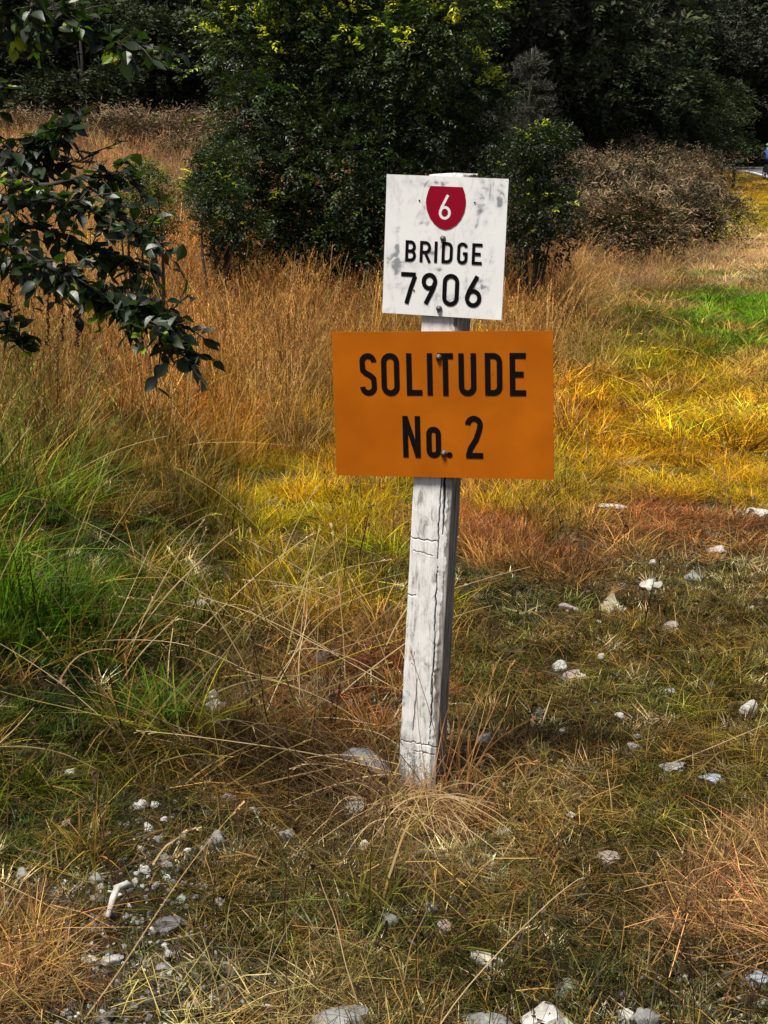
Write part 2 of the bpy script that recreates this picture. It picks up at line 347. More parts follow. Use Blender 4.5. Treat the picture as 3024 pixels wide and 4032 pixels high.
# ---------------------------------------------------------------- what grows where (turf mid tall green straw gravel)
OR = (.42, .21, .06); BO = (.52, .30, .09); ST = (.50, .33, .16); YG = (.36, .31, .025); YE = (.50, .30, .018); GR = (.13, .22, .025)
DG = (.065, .13, .015); MO = (.20, .18, .035); RB = (.36, .15, .065); BR = (.24, .14, .055); PK = (.42, .27, .13)
ROWS = [  # px, py, colour, turf, mid, tall, green, straw, gravel
 (200,600,(.30,.19,.11),0,.3,1,0,0,0),(700,650,(.30,.19,.11),0,.3,1,0,0,0),(300,900,(.44,.27,.13),0,.3,1,0,0,0),(800,880,(.42,.27,.15),0,.3,1,0,0,0),(1000,1150,OR,0,.3,1,0,0,0),
 (250,1350,BO,0,.4,1,0,0,0),(700,1400,OR,0,.4,1,0,0,0),(1150,1350,OR,0,.4,1,0,0,0),(1350,1150,(.30,.16,.06),0,.5,.8,0,0,0),(1600,1250,(.34,.19,.06),0,.5,.8,0,0,0),
 (200,1650,(.26,.14,.04),.2,.7,.7,.1,0,0),(700,1650,(.32,.17,.035),.2,.8,.5,0,0,0),(1150,1650,(.34,.20,.045),.3,1,.45,.1,0,0),(1500,1600,(.44,.28,.04),.3,1,.1,0,0,0),
 (200,1850,(.15,.11,.025),.3,.8,.3,.4,0,0),(600,1950,(.13,.10,.02),.7,.7,.15,.2,0,0),(1100,1950,(.40,.34,.03),.5,1,0,.1,0,0),(1400,1800,YE,.3,1,0,.1,0,0),(1500,2050,YG,.7,.8,0,0,0,0),
 (60,2250,(.10,.17,.02),.5,.1,.25,.8,0,0),(380,2350,(.08,.12,.02),.7,.2,.12,.45,.1,0),(700,2300,(.13,.13,.02),1,.3,0,.3,.1,0),(1050,2350,(.26,.21,.025),1,.5,0,.05,.05,0),(1350,2300,(.30,.25,.035),1,.3,0,0,.1,.05),
 (60,2700,GR,.5,.1,.1,.9,.05,0),(400,2720,DG,.8,.1,.05,.5,.2,0),(750,2600,(.09,.11,.02),1,.1,0,.2,.25,0),(1100,2650,BR,.8,.1,0,0,.6,.1),(1350,2650,RB,.6,.2,0,0,.7,.1),(1400,2450,(.28,.15,.05),.8,.2,0,0,.4,.1),
 (60,2920,(.13,.17,.02),1,.2,.05,.7,.1,0),(150,3080,(.13,.15,.02),1,.1,0,.3,.15,0),(600,2980,(.30,.25,.05),1,.1,0,.1,.2,.05),(1000,2950,(.32,.21,.07),.6,.1,0,0,.9,.1),(1300,3150,BR,.5,0,0,0,.9,.25),(700,3260,(.12,.11,.03),.45,0,0,0,.2,1),(300,3300,(.15,.16,.025),1,0,0,.15,.1,.15),
 (1100,3450,(.22,.17,.05),.8,0,0,.05,.5,.2),(1600,3350,ST,.5,.1,0,0,1,.05),(1900,3400,(.45,.31,.12),.6,.1,0,0,1,.05),(1650,3150,(.40,.26,.13),.4,.1,0,0,1,.1),
 (50,3650,PK,.2,.4,.12,0,.9,.2),(400,3550,(.16,.14,.03),.5,0,0,0,.3,1),(200,3920,(.20,.13,.07),.25,0,0,0,.4,1),(700,3750,(.30,.24,.12),.35,0,0,0,.25,1),(450,3800,(.2,.14,.07),.25,0,0,0,.15,1),(1000,3600,(.17,.16,.03),1,0,0,.1,.1,.2),(800,4000,(.40,.34,.18),.3,0,0,0,.4,1),
 (1300,3880,(.34,.26,.11),.9,0,0,0,.4,.3),(1600,3780,(.12,.13,.03),1,0,0,.2,.15,.15),(1900,3650,(.20,.15,.045),1,.05,0,.05,.3,.15),(2200,3800,(.17,.15,.035),1,0,0,.05,.15,.4),(2550,3900,(.20,.16,.06),.8,0,0,.03,.1,.9),(2900,3900,(.20,.15,.05),.7,0,0,0,.2,.8),
 (2920,3500,PK,.4,.4,.06,0,.8,.05),(2400,3400,(.21,.17,.04),1,.05,0,0,.3,.1),(2600,3150,(.20,.17,.03),1,.05,0,0,.15,.2),(2900,3100,(.22,.17,.04),1,.05,0,0,.2,.1),(2150,3080,(.30,.20,.08),.8,.05,0,0,.7,.1),
 (2300,2800,(.22,.17,.05),1,.02,0,0,.2,.35),(2700,2700,MO,1,.04,0,0,.15,.3),(2900,2500,(.26,.20,.05),1,.05,0,0,.1,.3),(2300,2480,(.27,.22,.04),1,.05,0,0,.1,.3),(1950,2480,(.22,.19,.04),1,.05,0,0,.2,.3),
 (2000,2260,(.13,.13,.03),1,.05,0,0,.05,.5),(1950,2060,(.46,.21,.09),.4,.9,0,0,.3,.05),(2300,2080,(.26,.11,.05),.6,.5,0,0,.2,.2),(2650,2080,(.30,.13,.06),.6,.5,0,0,.2,.1),(2950,2120,(.28,.14,.06),.6,.4,0,0,.1,.2),
 (2500,2220,(.30,.23,.08),1,.1,0,0,.05,.5),(2850,2260,(.26,.20,.06),1,.08,0,0,.1,.4),(2200,1960,YG,.5,.9,0,.05,0,0),(2500,1880,YE,.4,1,0,0,0,0),(2850,1800,YE,.4,1,0,0,0,0),(2900,1960,(.50,.33,.04),.5,.9,0,0,0,0),
 (2300,1720,(.48,.28,.02),.4,1,0,0,0,0),(2300,1550,(.46,.26,.04),.4,1,.1,0,0,0),(2700,1580,(.52,.35,.05),.8,.8,0,0,0,0),(2950,1450,(.62,.44,.13),1,.6,0,0,0,0),(2600,1460,(.34,.28,.035),.7,.9,0,0,0,0),
 (2350,1380,(.26,.20,.05),.3,1,.4,0,0,0),(2930,1180,(.12,.27,.015),1,.9,0,.2,0,0),(2800,1240,(.11,.22,.02),.8,1,0,.2,0,0),(2560,1230,(.15,.14,.03),.4,1,.08,.1,0,0),(2200,1180,(.40,.27,.10),.2,.8,.6,0,0,0),
 (2400,1060,(.32,.21,.10),0,.7,.5,0,0,0),(2700,1000,(.32,.21,.11),0,.7,.45,0,0,0),(2500,860,(.30,.19,.10),0,.6,.75,0,0,0),(2930,1010,(.62,.44,.25),0,1,.25,0,0,0),(2950,860,(.36,.33,.03),.5,1,0,0,0,0),(2990,770,(.44,.28,.05),.5,1,0,0,0,0),(2100,1340,OR,0,.6,1,0,0,0),(2000,1600,(.46,.27,.05),.2,1,.3,0,0,0),
]
RC = np.array([[r[0], r[1]] for r in ROWS], float); RV = np.array([list(r[2]) + list(r[3:]) for r in ROWS], float)
def zone(x, y):
    """colour and density of each growth at a place on the ground, from nearby survey points, with ragged borders"""
    U = 1512 + x / (.973 * y + .36) * F_PX; V = 580 + np.arctan(CAM_H / y) * F_PX
    s = np.clip(y / 4, .6, 3)
    U = U + (fbm(x, y, .5) - .5) * 300 + (fbm(x + 40, y, .12, 2) - .5) * 130; V = V + (fbm(x + 9, y + 31, .6) - .5) * 300
    d2 = ((U[:, None] - RC[None, :, 0]) / 260) ** 2 + ((V[:, None] - RC[None, :, 1]) / 150) ** 2
    w = np.exp(-np.sqrt(d2 - d2.min(1, keepdims=True) + 1e-6) * 2.2) / (.2 + d2)
    w /= w.sum(1, keepdims=True); return w @ RV
def pts(n, y0, y1, power, side=1.1):
    """ground points, density falling with distance^power"""
    y = np.linspace(y0, y1, 4000); wy = (y * .5 + 2 * side) * y ** -power; c = np.cumsum(wy); c /= c[-1]
    Y = np.interp(rng.random(n), c, y); X = (rng.random(n) - .5) * (Y * .52 + 2 * side); return X, Y
WH = (.66, .64, .60); GY = (.34, .34, .33); PN = (.45, .37, .33); TN = (.45, .38, .24); BG = (.36, .40, .46); DK = (.09, .09, .09); CR = (.66, .62, .48); GN = (.28, .31, .20)
STONES = [
 (2404,1995,100,26,WH,'flat white stone lying below the yellow grass on the reddish turf'),(2990,2025,75,28,WH,'white flat stone at the right edge below the yellow grass'),(2565,2310,88,32,WH,'bright white slab low in the turf right of the post, halfway down'),
 (2730,2278,62,30,GY,'grey stone just above and right of the bright white slab'),(2395,2385,85,48,TN,'rounded tan stone half sunk in olive turf right of the post'),(2240,2398,62,28,PN,'small pinkish stone left of the rounded tan stone'),
 (2205,2630,52,34,WH,'white chip touching the pinkish flat stone right of the post'),(2250,2668,95,36,PN,'pinkish grey flat stone among turf right of the post'),(2640,2735,62,22,WH,'thin white flat stone in open turf on the right'),
 (2942,2798,74,48,WH,'rounded bright white stone near the right edge of the verge'),(1905,2918,60,48,WH,'white stone standing just right of the foot of the post'),(2512,2910,38,17,WH,'sliver of white stone above the small rounded white one'),
 (2495,2950,54,32,WH,'small rounded white stone below the sliver on the right'),(2640,3032,105,34,GY,'long low grey stone right of the post foot'),(2802,3072,78,38,BG,'bluish white stone at the right of the long low grey one'),
 (2390,3392,95,44,PN,'dull pinkish stone sunk in turf below right of the post'),(1915,3785,105,68,CR,'large cream stone with moss at its side below the post'),(2240,3900,112,56,GN,'green tinged smooth stone near the bottom edge'),
 (2150,4020,180,110,WH,'biggest white rounded boulder cut by the bottom edge'),(1925,4030,150,76,GY,'angular grey white rock left of the biggest white boulder'),(2462,4010,70,84,WH,'upright white stone of the pair at the bottom edge'),
 (2545,4010,95,90,GY,'pointed pale grey stone right of the upright white one'),(1540,3630,66,60,GY,'grey stone with mossy skirt left of centre near the bottom'),(1748,3660,82,44,PN,'pink grey stone right of the mossy skirted grey one'),
 (1700,3590,62,36,BG,'bluish stone above the pink grey one'),(265,3252,32,32,WH,'white round pebble alone in green turf at the left'),(555,3182,54,38,WH,'pale lump of stone at the top of the gravel patch'),
 (585,3272,46,32,WH,'white stone on the mossy edge of the gravel patch'),(558,3352,34,20,WH,'tiny flat white stone in the middle of the gravel patch'),(575,3438,52,26,WH,'oval white stone at the lower end of the mossy gravel'),
 (380,3476,60,36,GY,'knobbly light grey stone left of the oval white stone'),(345,3792,64,32,WH,'low white stone left of its longer neighbour near the bottom left'),(432,3788,74,36,WH,'longer white stone beside a low one near the bottom left'),
 (680,3640,125,68,(.16,.16,.16),'dark grey rounded rock in the bottom left gravel'),(1330,4010,200,90,GY,'broad grey rough rock at the bottom edge left of centre'),(845,2745,46,42,WH,'upper white fragment of the pair among green blades on the left'),
 (852,2790,74,38,WH,'lower wider white fragment among green blades on the left'),(1270,2592,84,62,DK,'charcoal lump under straws left of the post'),(1255,2205,44,24,WH,'small white stone below the orange sign left corner'),
 (795,2378,115,34,WH,'pale slab half hidden by yellow green grass on the left'),(1405,3180,72,54,WH,'bright white stone left of the foot of the post'),(905,3152,50,42,WH,'white stone touching the orange moss clump'),
 (1580,2318,44,18,WH,'little white stone close to the left face of the post'),(1130,3290,60,40,GY,'grey pitted stone below the orange moss clump'),(850,3320,70,50,GY,'grey crumbly stone at the centre of the left gravel'),
 (90,3450,50,34,GY,'grey stone by the straw at the left edge'),(2700,3640,50,30,GY,'small grey stone left of the pink straw at the right edge'),(2980,3860,90,44,BG,'flat blue grey stone at the right edge near the bottom'),
 (870,3560,48,28,WH,'white chip beside the bleached curved stick'),(2640,2480,70,26,PN,'low pale stone with flakes in the right hand turf'),(2820,2170,60,22,WH,'pale stone at the right below the reddish grass'),(2120,2820,60,28,GY,'grey stone among dead stems right of the post middle'),
]
STONE_AT = [(ground(px, py + h * .3), w) for px, py, w, h, c, lab in STONES]
_sx = np.array([g.x for g, w in STONE_AT]); _sy = np.array([g.y for g, w in STONE_AT]); _sr = np.array([w * (g.y * .973 + .35) / F_PX / 2 * 1.2 for g, w in STONE_AT])
def open_soil(X, Y, Z): return np.clip(3.0 * np.clip(Z[:, 8] * 1.15 - .14, 0, 1) ** .8 * fbm(X, Y, .3, 4) - .45, 0, 1)
def bare(X, Y):
    """False where a stone lies"""
    ok = np.ones(len(X), bool)
    for x, y, q in zip(_sx, _sy, _sr): ok &= ((X - x) / (q + .005)) ** 2 + ((Y - y + q * .5) / (q * 1.25 + .008)) ** 2 > .8
    return ok
BX, BY = .0789, 3.53                                           # post
def grow(name, coll, nk, n, y0, y1, power, ch, smin, smax, label, cat, hvar=.3, tvar=.22, lift=0, wx=1.0, cut=.3, hole=1.0, mixp=0.0, gain=1.0):
    X, Y = pts(n, y0, y1, power); Z = zone(X, Y); keep = rng.random(n) < np.clip((Z[:, 3 + ch] - .09) / .88, 0, 1) * (1 - (.35 if ch == 4 else .8) * open_soil(X, Y, Z))
    dr = X - road_left(Y); keep &= ~((dr > -.4) & (dr < 8.6)); keep &= ~((np.abs(X - BX - .01) < .055) & (np.abs(Y - BY - .045) < .06))
    patch = fbm(X + 50, Y + 3, .26 * hole, 3); keep &= patch > cut; keep &= bare(X, Y)
    if ch == 4: keep &= (rng.random(n) < .5) | (X / Y < .04) | (X / Y > .21)
    X, Y, Z, patch = X[keep], Y[keep], Z[keep], patch[keep]; m = len(X)
    H = height(X, Y) + lift; s = smin + (smax - smin) * rng.random(m); s = s * (.55 + .9 * patch)
    tint = Z[:, :3] * np.exp((fbm(X - 20, Y + 70, .4, 4) - .5) * 1.7)[:, None] * (1 + (fbm(X + 30, Y - 12, .8, 3) - .5)[:, None] * np.array([[.35, -.08, 0]])) * np.exp(rng.normal(0, tvar, (m, 1))) * (1 + rng.normal(0, .09, (m, 3)))
    q = rng.random(m); pale = (q < mixp * .45) & (rng.random(m) < .8); dark = q > 1 - mixp * .6
    tint[pale] = np.array([.46, .28, .10]) * np.exp(rng.normal(0, .25, (m, 1)))[pale]; tint[dark] *= np.array([.38, .32, .30]); tint = tint * gain
    rot = np.stack([rng.normal(0, .12, m), rng.normal(0, .12, m), rng.random(m) * 6.283], 1)
    lum = tint @ np.array([.3, .6, .1]); tint = lum[:, None] + (tint - lum[:, None]) * (1.0 if ch == 2 else 1.15)
    mown = 1 - .5 * smooth01(.10, .15, X / Y) * (ch in (1, 2)) * (Y > 5)
    scl = np.stack([s * wx, s * wx, s * mown * np.exp(rng.normal(0, hvar, m))], 1)
    return scatter(name, coll, np.stack([X, Y, H], 1), rot, scl, rng.integers(0, nk, m), np.clip(tint, .004, .85), label=label, cat=cat)
grow('short_turf', turf_c, 6, 40000, 1.9, 9.0, .9, 0, .7, 1.3, 'short mossy olive turf covering the stony verge', 'turf', cut=.34, mixp=.8, gain=.45)
grow('far_turf', turf_far, 5, 16000, 7.5, 60, 1.0, 0, .8, 1.4, 'short yellow and green turf beyond the stony verge', 'turf')
grow('tufty_grass', mid_c, 6, 14000, 2.0, 9.0, .6, 1, .7, 1.2, 'ankle high yellow and reddish grass in loose tufts', 'grass', mixp=.4, cut=.36)
grow('golden_grass', mid_far, 5, 26000, 8.0, 60, 1.1, 1, .8, 1.3, 'golden and bright green knee low grass behind the signs', 'grass', mixp=.35, cut=.38, hole=1.3)
grow('roadside_grass', mid_far, 5, 9000, 45, 118, 1.2, 1, 1.2, 1.9, 'brown and yellow grass along the far road edge', 'grass', mixp=.2)
grow('dry_grass', tall_c, 8, 17000, 5.0, 42, .7, 2, .75, 1.15, 'tall orange brown dry grass with seed heads on the bank', 'grass', .15, mixp=.45, cut=.32)
grow('green_grass', green_c, 6, 7200, 2.2, 9.5, .6, 3, .6, 1.15, 'long green grass blades at the left of the verge', 'grass', .2, mixp=.4, cut=.36, gain=.85)
grow('straw', straw_c, 8, 9000, 1.9, 8.5, .9, 4, .55, 1.1, 'matted pale dead straw lying round the post', 'straw', .3, .35, mixp=.35, gain=.70)
def pebbles():
    n = 110000; X, Y = pts(n, 1.9, 9, 1.1); Z = zone(X, Y); keep = rng.random(n) < np.maximum(open_soil(X, Y, Z), .05)
    X, Y = X[keep], Y[keep]; m = len(X); s = .0026 * np.exp(np.abs(rng.normal(0, .72, m))); s = np.minimum(s, .020)
    g = np.exp(rng.normal(-1.95, .65, m)); white = rng.random(m) < .05; g = np.where(white, .62, g); g = np.clip(g, .03, .7)
    tint = g[:, None] * (np.array([1, .97, .92]) + rng.normal(0, .05, (m, 3)))
    scatter('gravel', peb_c, np.stack([X, Y, height(X, Y) + s * .25], 1), np.stack([rng.normal(0, .4, m), rng.normal(0, .4, m), rng.random(m) * 6.3], 1), np.repeat(s[:, None], 3, 1), rng.integers(0, 10, m), tint, label='grey and white gravel showing between the turf', cat='gravel')
pebbles()
def moss():
    n = 46000; X, Y = pts(n, 1.9, 8.5, 1.15); Z = zone(X, Y); f = fbm(X + 11, Y - 8, .16, 3); keep = (f > .38) & (rng.random(n) < Z[:, 3] + .1) & bare(X, Y) & ~((np.abs(X - BX - .01) < .055) & (np.abs(Y - BY - .045) < .06))
    X, Y, Z, f = X[keep], Y[keep], Z[keep], f[keep]; m = len(X); tint = Z[:, :3] * .62 * np.exp(rng.normal(0, .45, (m, 1))) * np.array([.85, 1.02, .8])
    q = rng.random(m); tint[q < .10] = np.array([.50, .42, .24]) * np.exp(rng.normal(0, .25, (m, 1)))[q < .10]; tint[q > .72] *= .35; tint[(q > .55) & (q < .68)] *= np.array([1.3, .75, .6])
    s = (.55 + .8 * rng.random(m)) * (.7 + Y / 12)
    scatter('moss', lichen_c, np.stack([X, Y, height(X, Y) + .004], 1), np.stack([rng.normal(0, .25, m), rng.normal(0, .25, m), rng.random(m) * 6.3], 1), np.stack([s, s, s * (.7 + .7 * rng.random(m))], 1), rng.integers(0, 5, m), np.clip(tint, .004, .8), label='olive and brown moss crumbs carpeting the stony verge', cat='moss')
moss()
def lichen():
    n = 3000; X, Y = pts(n, 2.1, 5.2, 1.0); f = fbm(X + 7, Y - 4, .4, 3); keep = (f > .60) & (Y < 3.3) & (X > -.62); X, Y = X[keep], Y[keep]; m = len(X)
    tint = np.array([.50, .50, .36]) * np.exp(rng.normal(0, .2, (m, 1)))
    scatter('lichen', lichen_c, np.stack([X, Y, height(X, Y) + .004], 1), np.stack([rng.normal(0, .2, m), rng.normal(0, .2, m), rng.random(m) * 6.3], 1), np.repeat((.6 + .7 * rng.random(m))[:, None], 3, 1), rng.integers(0, 5, m), tint, label='pale grey green lichen curls on the stony verge', cat='lichen')
lichen()
def stems():
    n = 620; X, Y = pts(n, 2.3, 9, .8); keep = (X > -.4) | (rng.random(n) < .3); keep &= ~((np.abs(X - BX) < .08) & (np.abs(Y - BY) < .1)); X, Y = X[keep], Y[keep]; m = len(X)
    tint = np.array([.075, .04, .025]) * np.exp(rng.normal(0, .4, (m, 1)))
    scatter('dead_weed_stems', stem_c, np.stack([X, Y, height(X, Y)], 1), np.stack([rng.normal(0, .15, m), rng.normal(0, .15, m), rng.random(m) * 6.3], 1), np.repeat((.6 + .6 * rng.random(m))[:, None], 3, 1), rng.integers(0, 6, m), tint, label='thin dark dead weed stems standing in the turf', cat='weeds')
stems()

# long single straws that arch across the left of the post
def long_straws():
    parts = []
    def stalk(a, b, sag, r=.0014, col=(.5, .36, .17), head=False):
        a = Vector(a); b = Vector(b); n = 12; P = []
        for k in range(n + 1):
            t = k / n; P.append(a.lerp(b, t) + Vector((0, 0, sag * 4 * t * (1 - t))) + Vector((noise.noise(a * 9 + Vector((t * 2, 0, 0))), 0, noise.noise(b * 7 + Vector((0, t * 2, 0))))) * .012)
        V = []; C = []
        for k, p in enumerate(P):
            q = P[min(k + 1, n)] - P[max(k - 1, 0)]; s = q.cross(Vector((0, 1, .3))).normalized(); u = s.cross(q).normalized(); rr = r * (1.15 - .6 * k / n)
            for j in range(3):
                an = j * 2.094; V.append(p + s * math.cos(an) * rr + u * math.sin(an) * rr); C.append(np.array(col) * (1 + .25 * noise.noise(p * 30)))
        Q = [(3 * k + j, 3 * k + (j + 1) % 3, 3 * k + 3 + (j + 1) % 3, 3 * k + 3 + j) for k in range(n) for j in range(3)]
        parts.append((np.array(V), np.array(Q), None, np.array(C)))
        if head:
            V = []; T = []; C = []; dr = (P[-1] - P[-3]).normalized()
            for i in range(14):
                p = P[-1] - dr * .05 * random.random(); q = p + dr * random.uniform(.008, .018) + Vector([random.gauss(0, .003) for _ in range(3)]); s = Vector([random.gauss(0, 1) for _ in range(3)]).normalized() * .0018
                V += [p, q + s, q - s]; T.append((3 * i, 3 * i + 1, 3 * i + 2)); C += [np.array(col) * 1.35] * 3
            parts.append((np.array(V), None, np.array(T), np.array(C)))
    pale = (.62, .46, .24); dark = (.16, .09, .05); yl = (.45, .38, .10)
    known = [((1640, 3110), (540, 2870), .02, pale), ((1650, 3090), (1130, 3165), .03, pale), ((1660, 3060), (1210, 2990), .02, pale), ((1550, 2900), (1180, 2880), .01, pale), ((1300, 2410), (690, 1840), .05, yl), ((1570, 2740), (790, 2350), .02, pale),
             ((1180, 2620), (840, 2030), .02, yl), ((1130, 2600), (1260, 2060), .01, yl), ((1170, 2860), (1000, 2320), .02, yl), ((1060, 2900), (1000, 2500), 0, dark), ((660, 2720), (690, 2480), 0, pale), ((560, 2480), (800, 2040), .02, pale), ((320, 2140), (480, 1715), .01, yl), ((560, 2210), (550, 1985), 0, pale),
             ((1000, 2560), (620, 2230), .03, pale), ((880, 2520), (420, 2420), .03, ST), ((230, 2720), (440, 2560), .04, ST), ((600, 3450), (780, 3270), .02, pale), ((1180, 3290), (930, 3240), .03, dark), ((2000, 3240), (2210, 3000), .01, yl), ((1900, 2610), (2020, 2510), .0, pale), ((2150, 3560), (2250, 3380), 0, yl)]
    for (a, b, sag, c) in known:
        A = ground(*a); D = A.y; B = at(b[0], b[1], D + random.uniform(-.25, .1)); B.z = max(B.z, float(height(B.x, B.y)) + .02)
        A.z += .02; stalk(A, B, sag, .0023, c, head=random.random() < .6)
    base = Vector((BX - .03, BY - .10, 0)); base.z = float(height(base.x, base.y))
    for i in range(30):                                                            # dark bare stems leaning out of the clump at the foot of the post
        b = base + Vector((random.gauss(.0, .035), random.gauss(0, .03), 0)); an = random.uniform(1.7, 2.75); L = random.uniform(.15, .42)
        stalk(b, b + Vector((math.cos(an) * L, random.uniform(-.08, .05), math.sin(an) * L * .9)), random.uniform(-.01, .02), .0016, dark if i % 2 else (.34, .2, .1))
    for i in range(34):
        b = base + Vector((random.gauss(.125, .04), random.gauss(.10, .05), 0)); L = random.uniform(.08, .38)
        stalk(b, b + Vector((random.gauss(0.02, .09), random.gauss(0, .05), L)), random.uniform(-.02, .04), .0013, random.choice([(.42, .20, .07), (.5, .3, .12), (.3, .15, .06)]), head=random.random() < .5)
    for i in range(70):                                                            # tussock of bleached straw spilling forward from the foot
        b = base + Vector((random.gauss(.0, .05), random.gauss(-.02, .03), .02)); an = random.gauss(-1.4, 1.0); L = random.uniform(.06, .30)
        e = b + Vector((math.cos(an) * L, math.sin(an) * L, 0)); e.z = float(height(e.x, e.y)) + .01
        stalk(b, e, random.uniform(.0, .06), .0013, random.choice([pale, ST, (.5, .32, .16)]))
    for i in range(60):
        b = base + Vector((random.gauss(0, .09), random.gauss(-.03, .05), .0)); b.z = float(height(b.x, b.y)); L = random.uniform(.05, .16); an = random.gauss(1.57, .7)
        stalk(b, b + Vector((math.cos(an) * L, random.gauss(0, .03), abs(math.sin(an)) * L)), random.uniform(0, .03), .0012, random.choice([pale, ST, yl, (.35, .2, .09)]))
    for i in range(75):
        A = ground(random.uniform(350, 1600), random.uniform(2350, 3150)); an = random.choice([random.uniform(.35, 1.4), random.uniform(1.75, 2.85)]); L = random.uniform(.22, .62); A.z += .01
        stalk(A, A + Vector((math.cos(an) * L, random.gauss(-.05, .12), math.sin(an) * L * .75)), random.uniform(-.01, .05), random.uniform(.0013, .0021), random.choice([pale, pale, yl, ST, (.5, .33, .14)]), head=random.random() < .5)
    for i in range(230):
        X, Y = pts(1, 2.2, 7.0, .9); x, y = float(X[0]), float(Y[0])
        if x > .2 and random.random() < .8: continue
        b = Vector((x, y, float(height(x, y)))); an = random.gauss(1.57, .8); L = random.uniform(.12, .55)
        stalk(b, b + Vector((math.cos(an) * L, random.gauss(0, .1), abs(math.sin(an)) * L)), random.uniform(-.02, .05), .0012, random.choice([pale, yl, ST, dark]), head=random.random() < .4)
    V, Q, T, C = merge(parts)
    tag(link('dry_stalks', mesh_np('dry_stalks', V, T, Q, {'col': np.clip(C, .01, .8)}), M_STRAW), 'long thin straw stalks arching across the turf beside the post', 'stalks', kind='stuff')
long_straws()

# ---------------------------------------------------------------- stones
def stone_mat():
    m, nt, b, N, L = mat_new('stone')
    tc = N.new('ShaderNodeTexCoord'); oi = N.new('ShaderNodeObjectInfo')
    n = N.new('ShaderNodeTexNoise'); n.inputs['Scale'].default_value = 2.5; n.inputs['Detail'].default_value = 9; n.inputs['Roughness'].default_value = .7
    L.new(tc.outputs['Object'], n.inputs['Vector']); cr = N.new('ShaderNodeValToRGB'); e = cr.color_ramp.elements
    e[0].position = .36; e[0].color = (.30, .28, .25, 1); e[1].position = .60; e[1].color = (1, 1, 1, 1)
    mx = N.new('ShaderNodeMixRGB'); mx.blend_type = 'MULTIPLY'; mx.inputs[0].default_value = 1
    L.new(n.outputs[0], cr.inputs[0]); L.new(cr.outputs[0], mx.inputs[1]); L.new(oi.outputs['Color'], mx.inputs[2]); L.new(mx.outputs[0], b.inputs['Base Color'])
    b.inputs['Roughness'].default_value = .85; bp = N.new('ShaderNodeBump'); bp.inputs['Strength'].default_value = .6; bp.inputs['Distance'].default_value = .05
    L.new(n.outputs[0], bp.inputs['Height']); L.new(bp.outputs[0], b.inputs['Normal']); return m
M_STONE = stone_mat()
for i, (px, py, w, h, c, lab) in enumerate(STONES):
    g = ground(px, py + h * .3); d = g.y * math.cos(PITCH) + 1.5 * math.sin(PITCH); sx = w * d / F_PX / 2 * 1.2
    V, T = rock(i + 11, 3, .42, .55, .8); el = math.atan(CAM_H / g.y); sz = max(.35, min(1.5, (h / w) / (.55 + .45 * math.sin(el)) * 1.25)) * sx * 1.3
    V = V * np.array([sx, sx * 1.1, sz]); V = V * 1.0
    me = mesh_np('stone', V, T, smooth=True); me.set_sharp_from_angle(angle=R(32)); o = link('stone', me, M_STONE); o.location = g + Vector((0, 0, sz * .06 + .006)); o.rotation_euler = (random.gauss(0, .1), random.gauss(0, .1), random.gauss(0, .5))
    o.color = (*c, 1); tag(o, lab, 'stone', 'stones on the verge')
for i in range(40):                                                                 # small look-alike chips
    X, Y = pts(1, 2.4, 8, .7, 0); x, y = float(X[0]), float(Y[0])
    if abs(x - BX) < .12 and abs(y - BY) < .3 or (x < -.2 and 3.6 < y): continue
    s = random.uniform(.006, .013) * (1 + y / 8); V, T = rock(500 + i, 2, .3, .55, .8)
    o = link('stone_chip', mesh_np('stone_chip', V * s, T, smooth=False), M_STONE); o.location = (x, y, float(height(x, y)) + s * .5 + .012); o.rotation_euler = (random.gauss(0, .3), random.gauss(0, .3), random.random() * 6)
    o.color = (*random.choice([WH, WH, CR, GY]), 1); tag(o, 'small pale stone chip lying in the olive turf', 'stone chip', 'small pale chips in the turf')

# grey slab by the foot of the post, orange moss clump, bleached stick
def bar(name, P, radii, mat, sides=8, parent=None, flat=1.0):
    V = []; Q = []; P = [Vector(p) for p in P]; n = len(P)
    for k, p in enumerate(P):
        t = (P[min(k + 1, n - 1)] - P[max(k - 1, 0)]).normalized(); ref = Vector((0, 0, 1)) if abs(t.z) < .9 else Vector((1, 0, 0)); s = t.cross(ref).normalized(); u = s.cross(t).normalized()
        for j in range(sides):
            a = 6.2832 * j / sides; V.append(p + (s * math.cos(a) + u * math.sin(a) * flat) * radii[k])
    for k in range(n - 1):
        for j in range(sides): Q.append((sides * k + j, sides * k + (j + 1) % sides, sides * (k + 1) + (j + 1) % sides, sides * (k + 1) + j))
    T = []
    for e, base in ((0, 0), (1, sides * (n - 1))):
        c = len(V); V.append(P[0] if e == 0 else P[-1])
        for j in range(sides):
            a, b = base + j, base + (j + 1) % sides; T.append((b, a, c) if e == 0 else (a, b, c))
    return V, Q, T
def tube(name, P, radii, mat, sides=8, parent=None, flat=1.0, smooth=True):
    V, Q, T = bar(name, P, radii, mat, sides, parent, flat)
    return link(name, mesh_np(name, np.array(V), np.array(T), np.array(Q), smooth=smooth), mat, parent)
M_BLEACH = simple('bleached_wood', (.62, .58, .52), .75, bump=.4, bscale=40, var=.4)
M_GWOOD = simple('grey_wood', (.34, .32, .30), .85, bump=.7, bscale=30, var=.5)
a, b, c = ground(1345, 3045), ground(1430, 3040), ground(1530, 3090)
up = Vector((0, 0, .035))
tag(tube('wood_slab', [a + up, (a + b) / 2 + up * 1.3, b + up * 1.2, (b + c) / 2 + up, c + up * .5], [.018, .028, .032, .030, .018], M_GWOOD, 8, flat=.5), 'weathered grey slab of wood lying left of the foot of the post', 'wood slab')
a, b, c = ground(425, 3640), ground(465, 3580), ground(525, 3545)
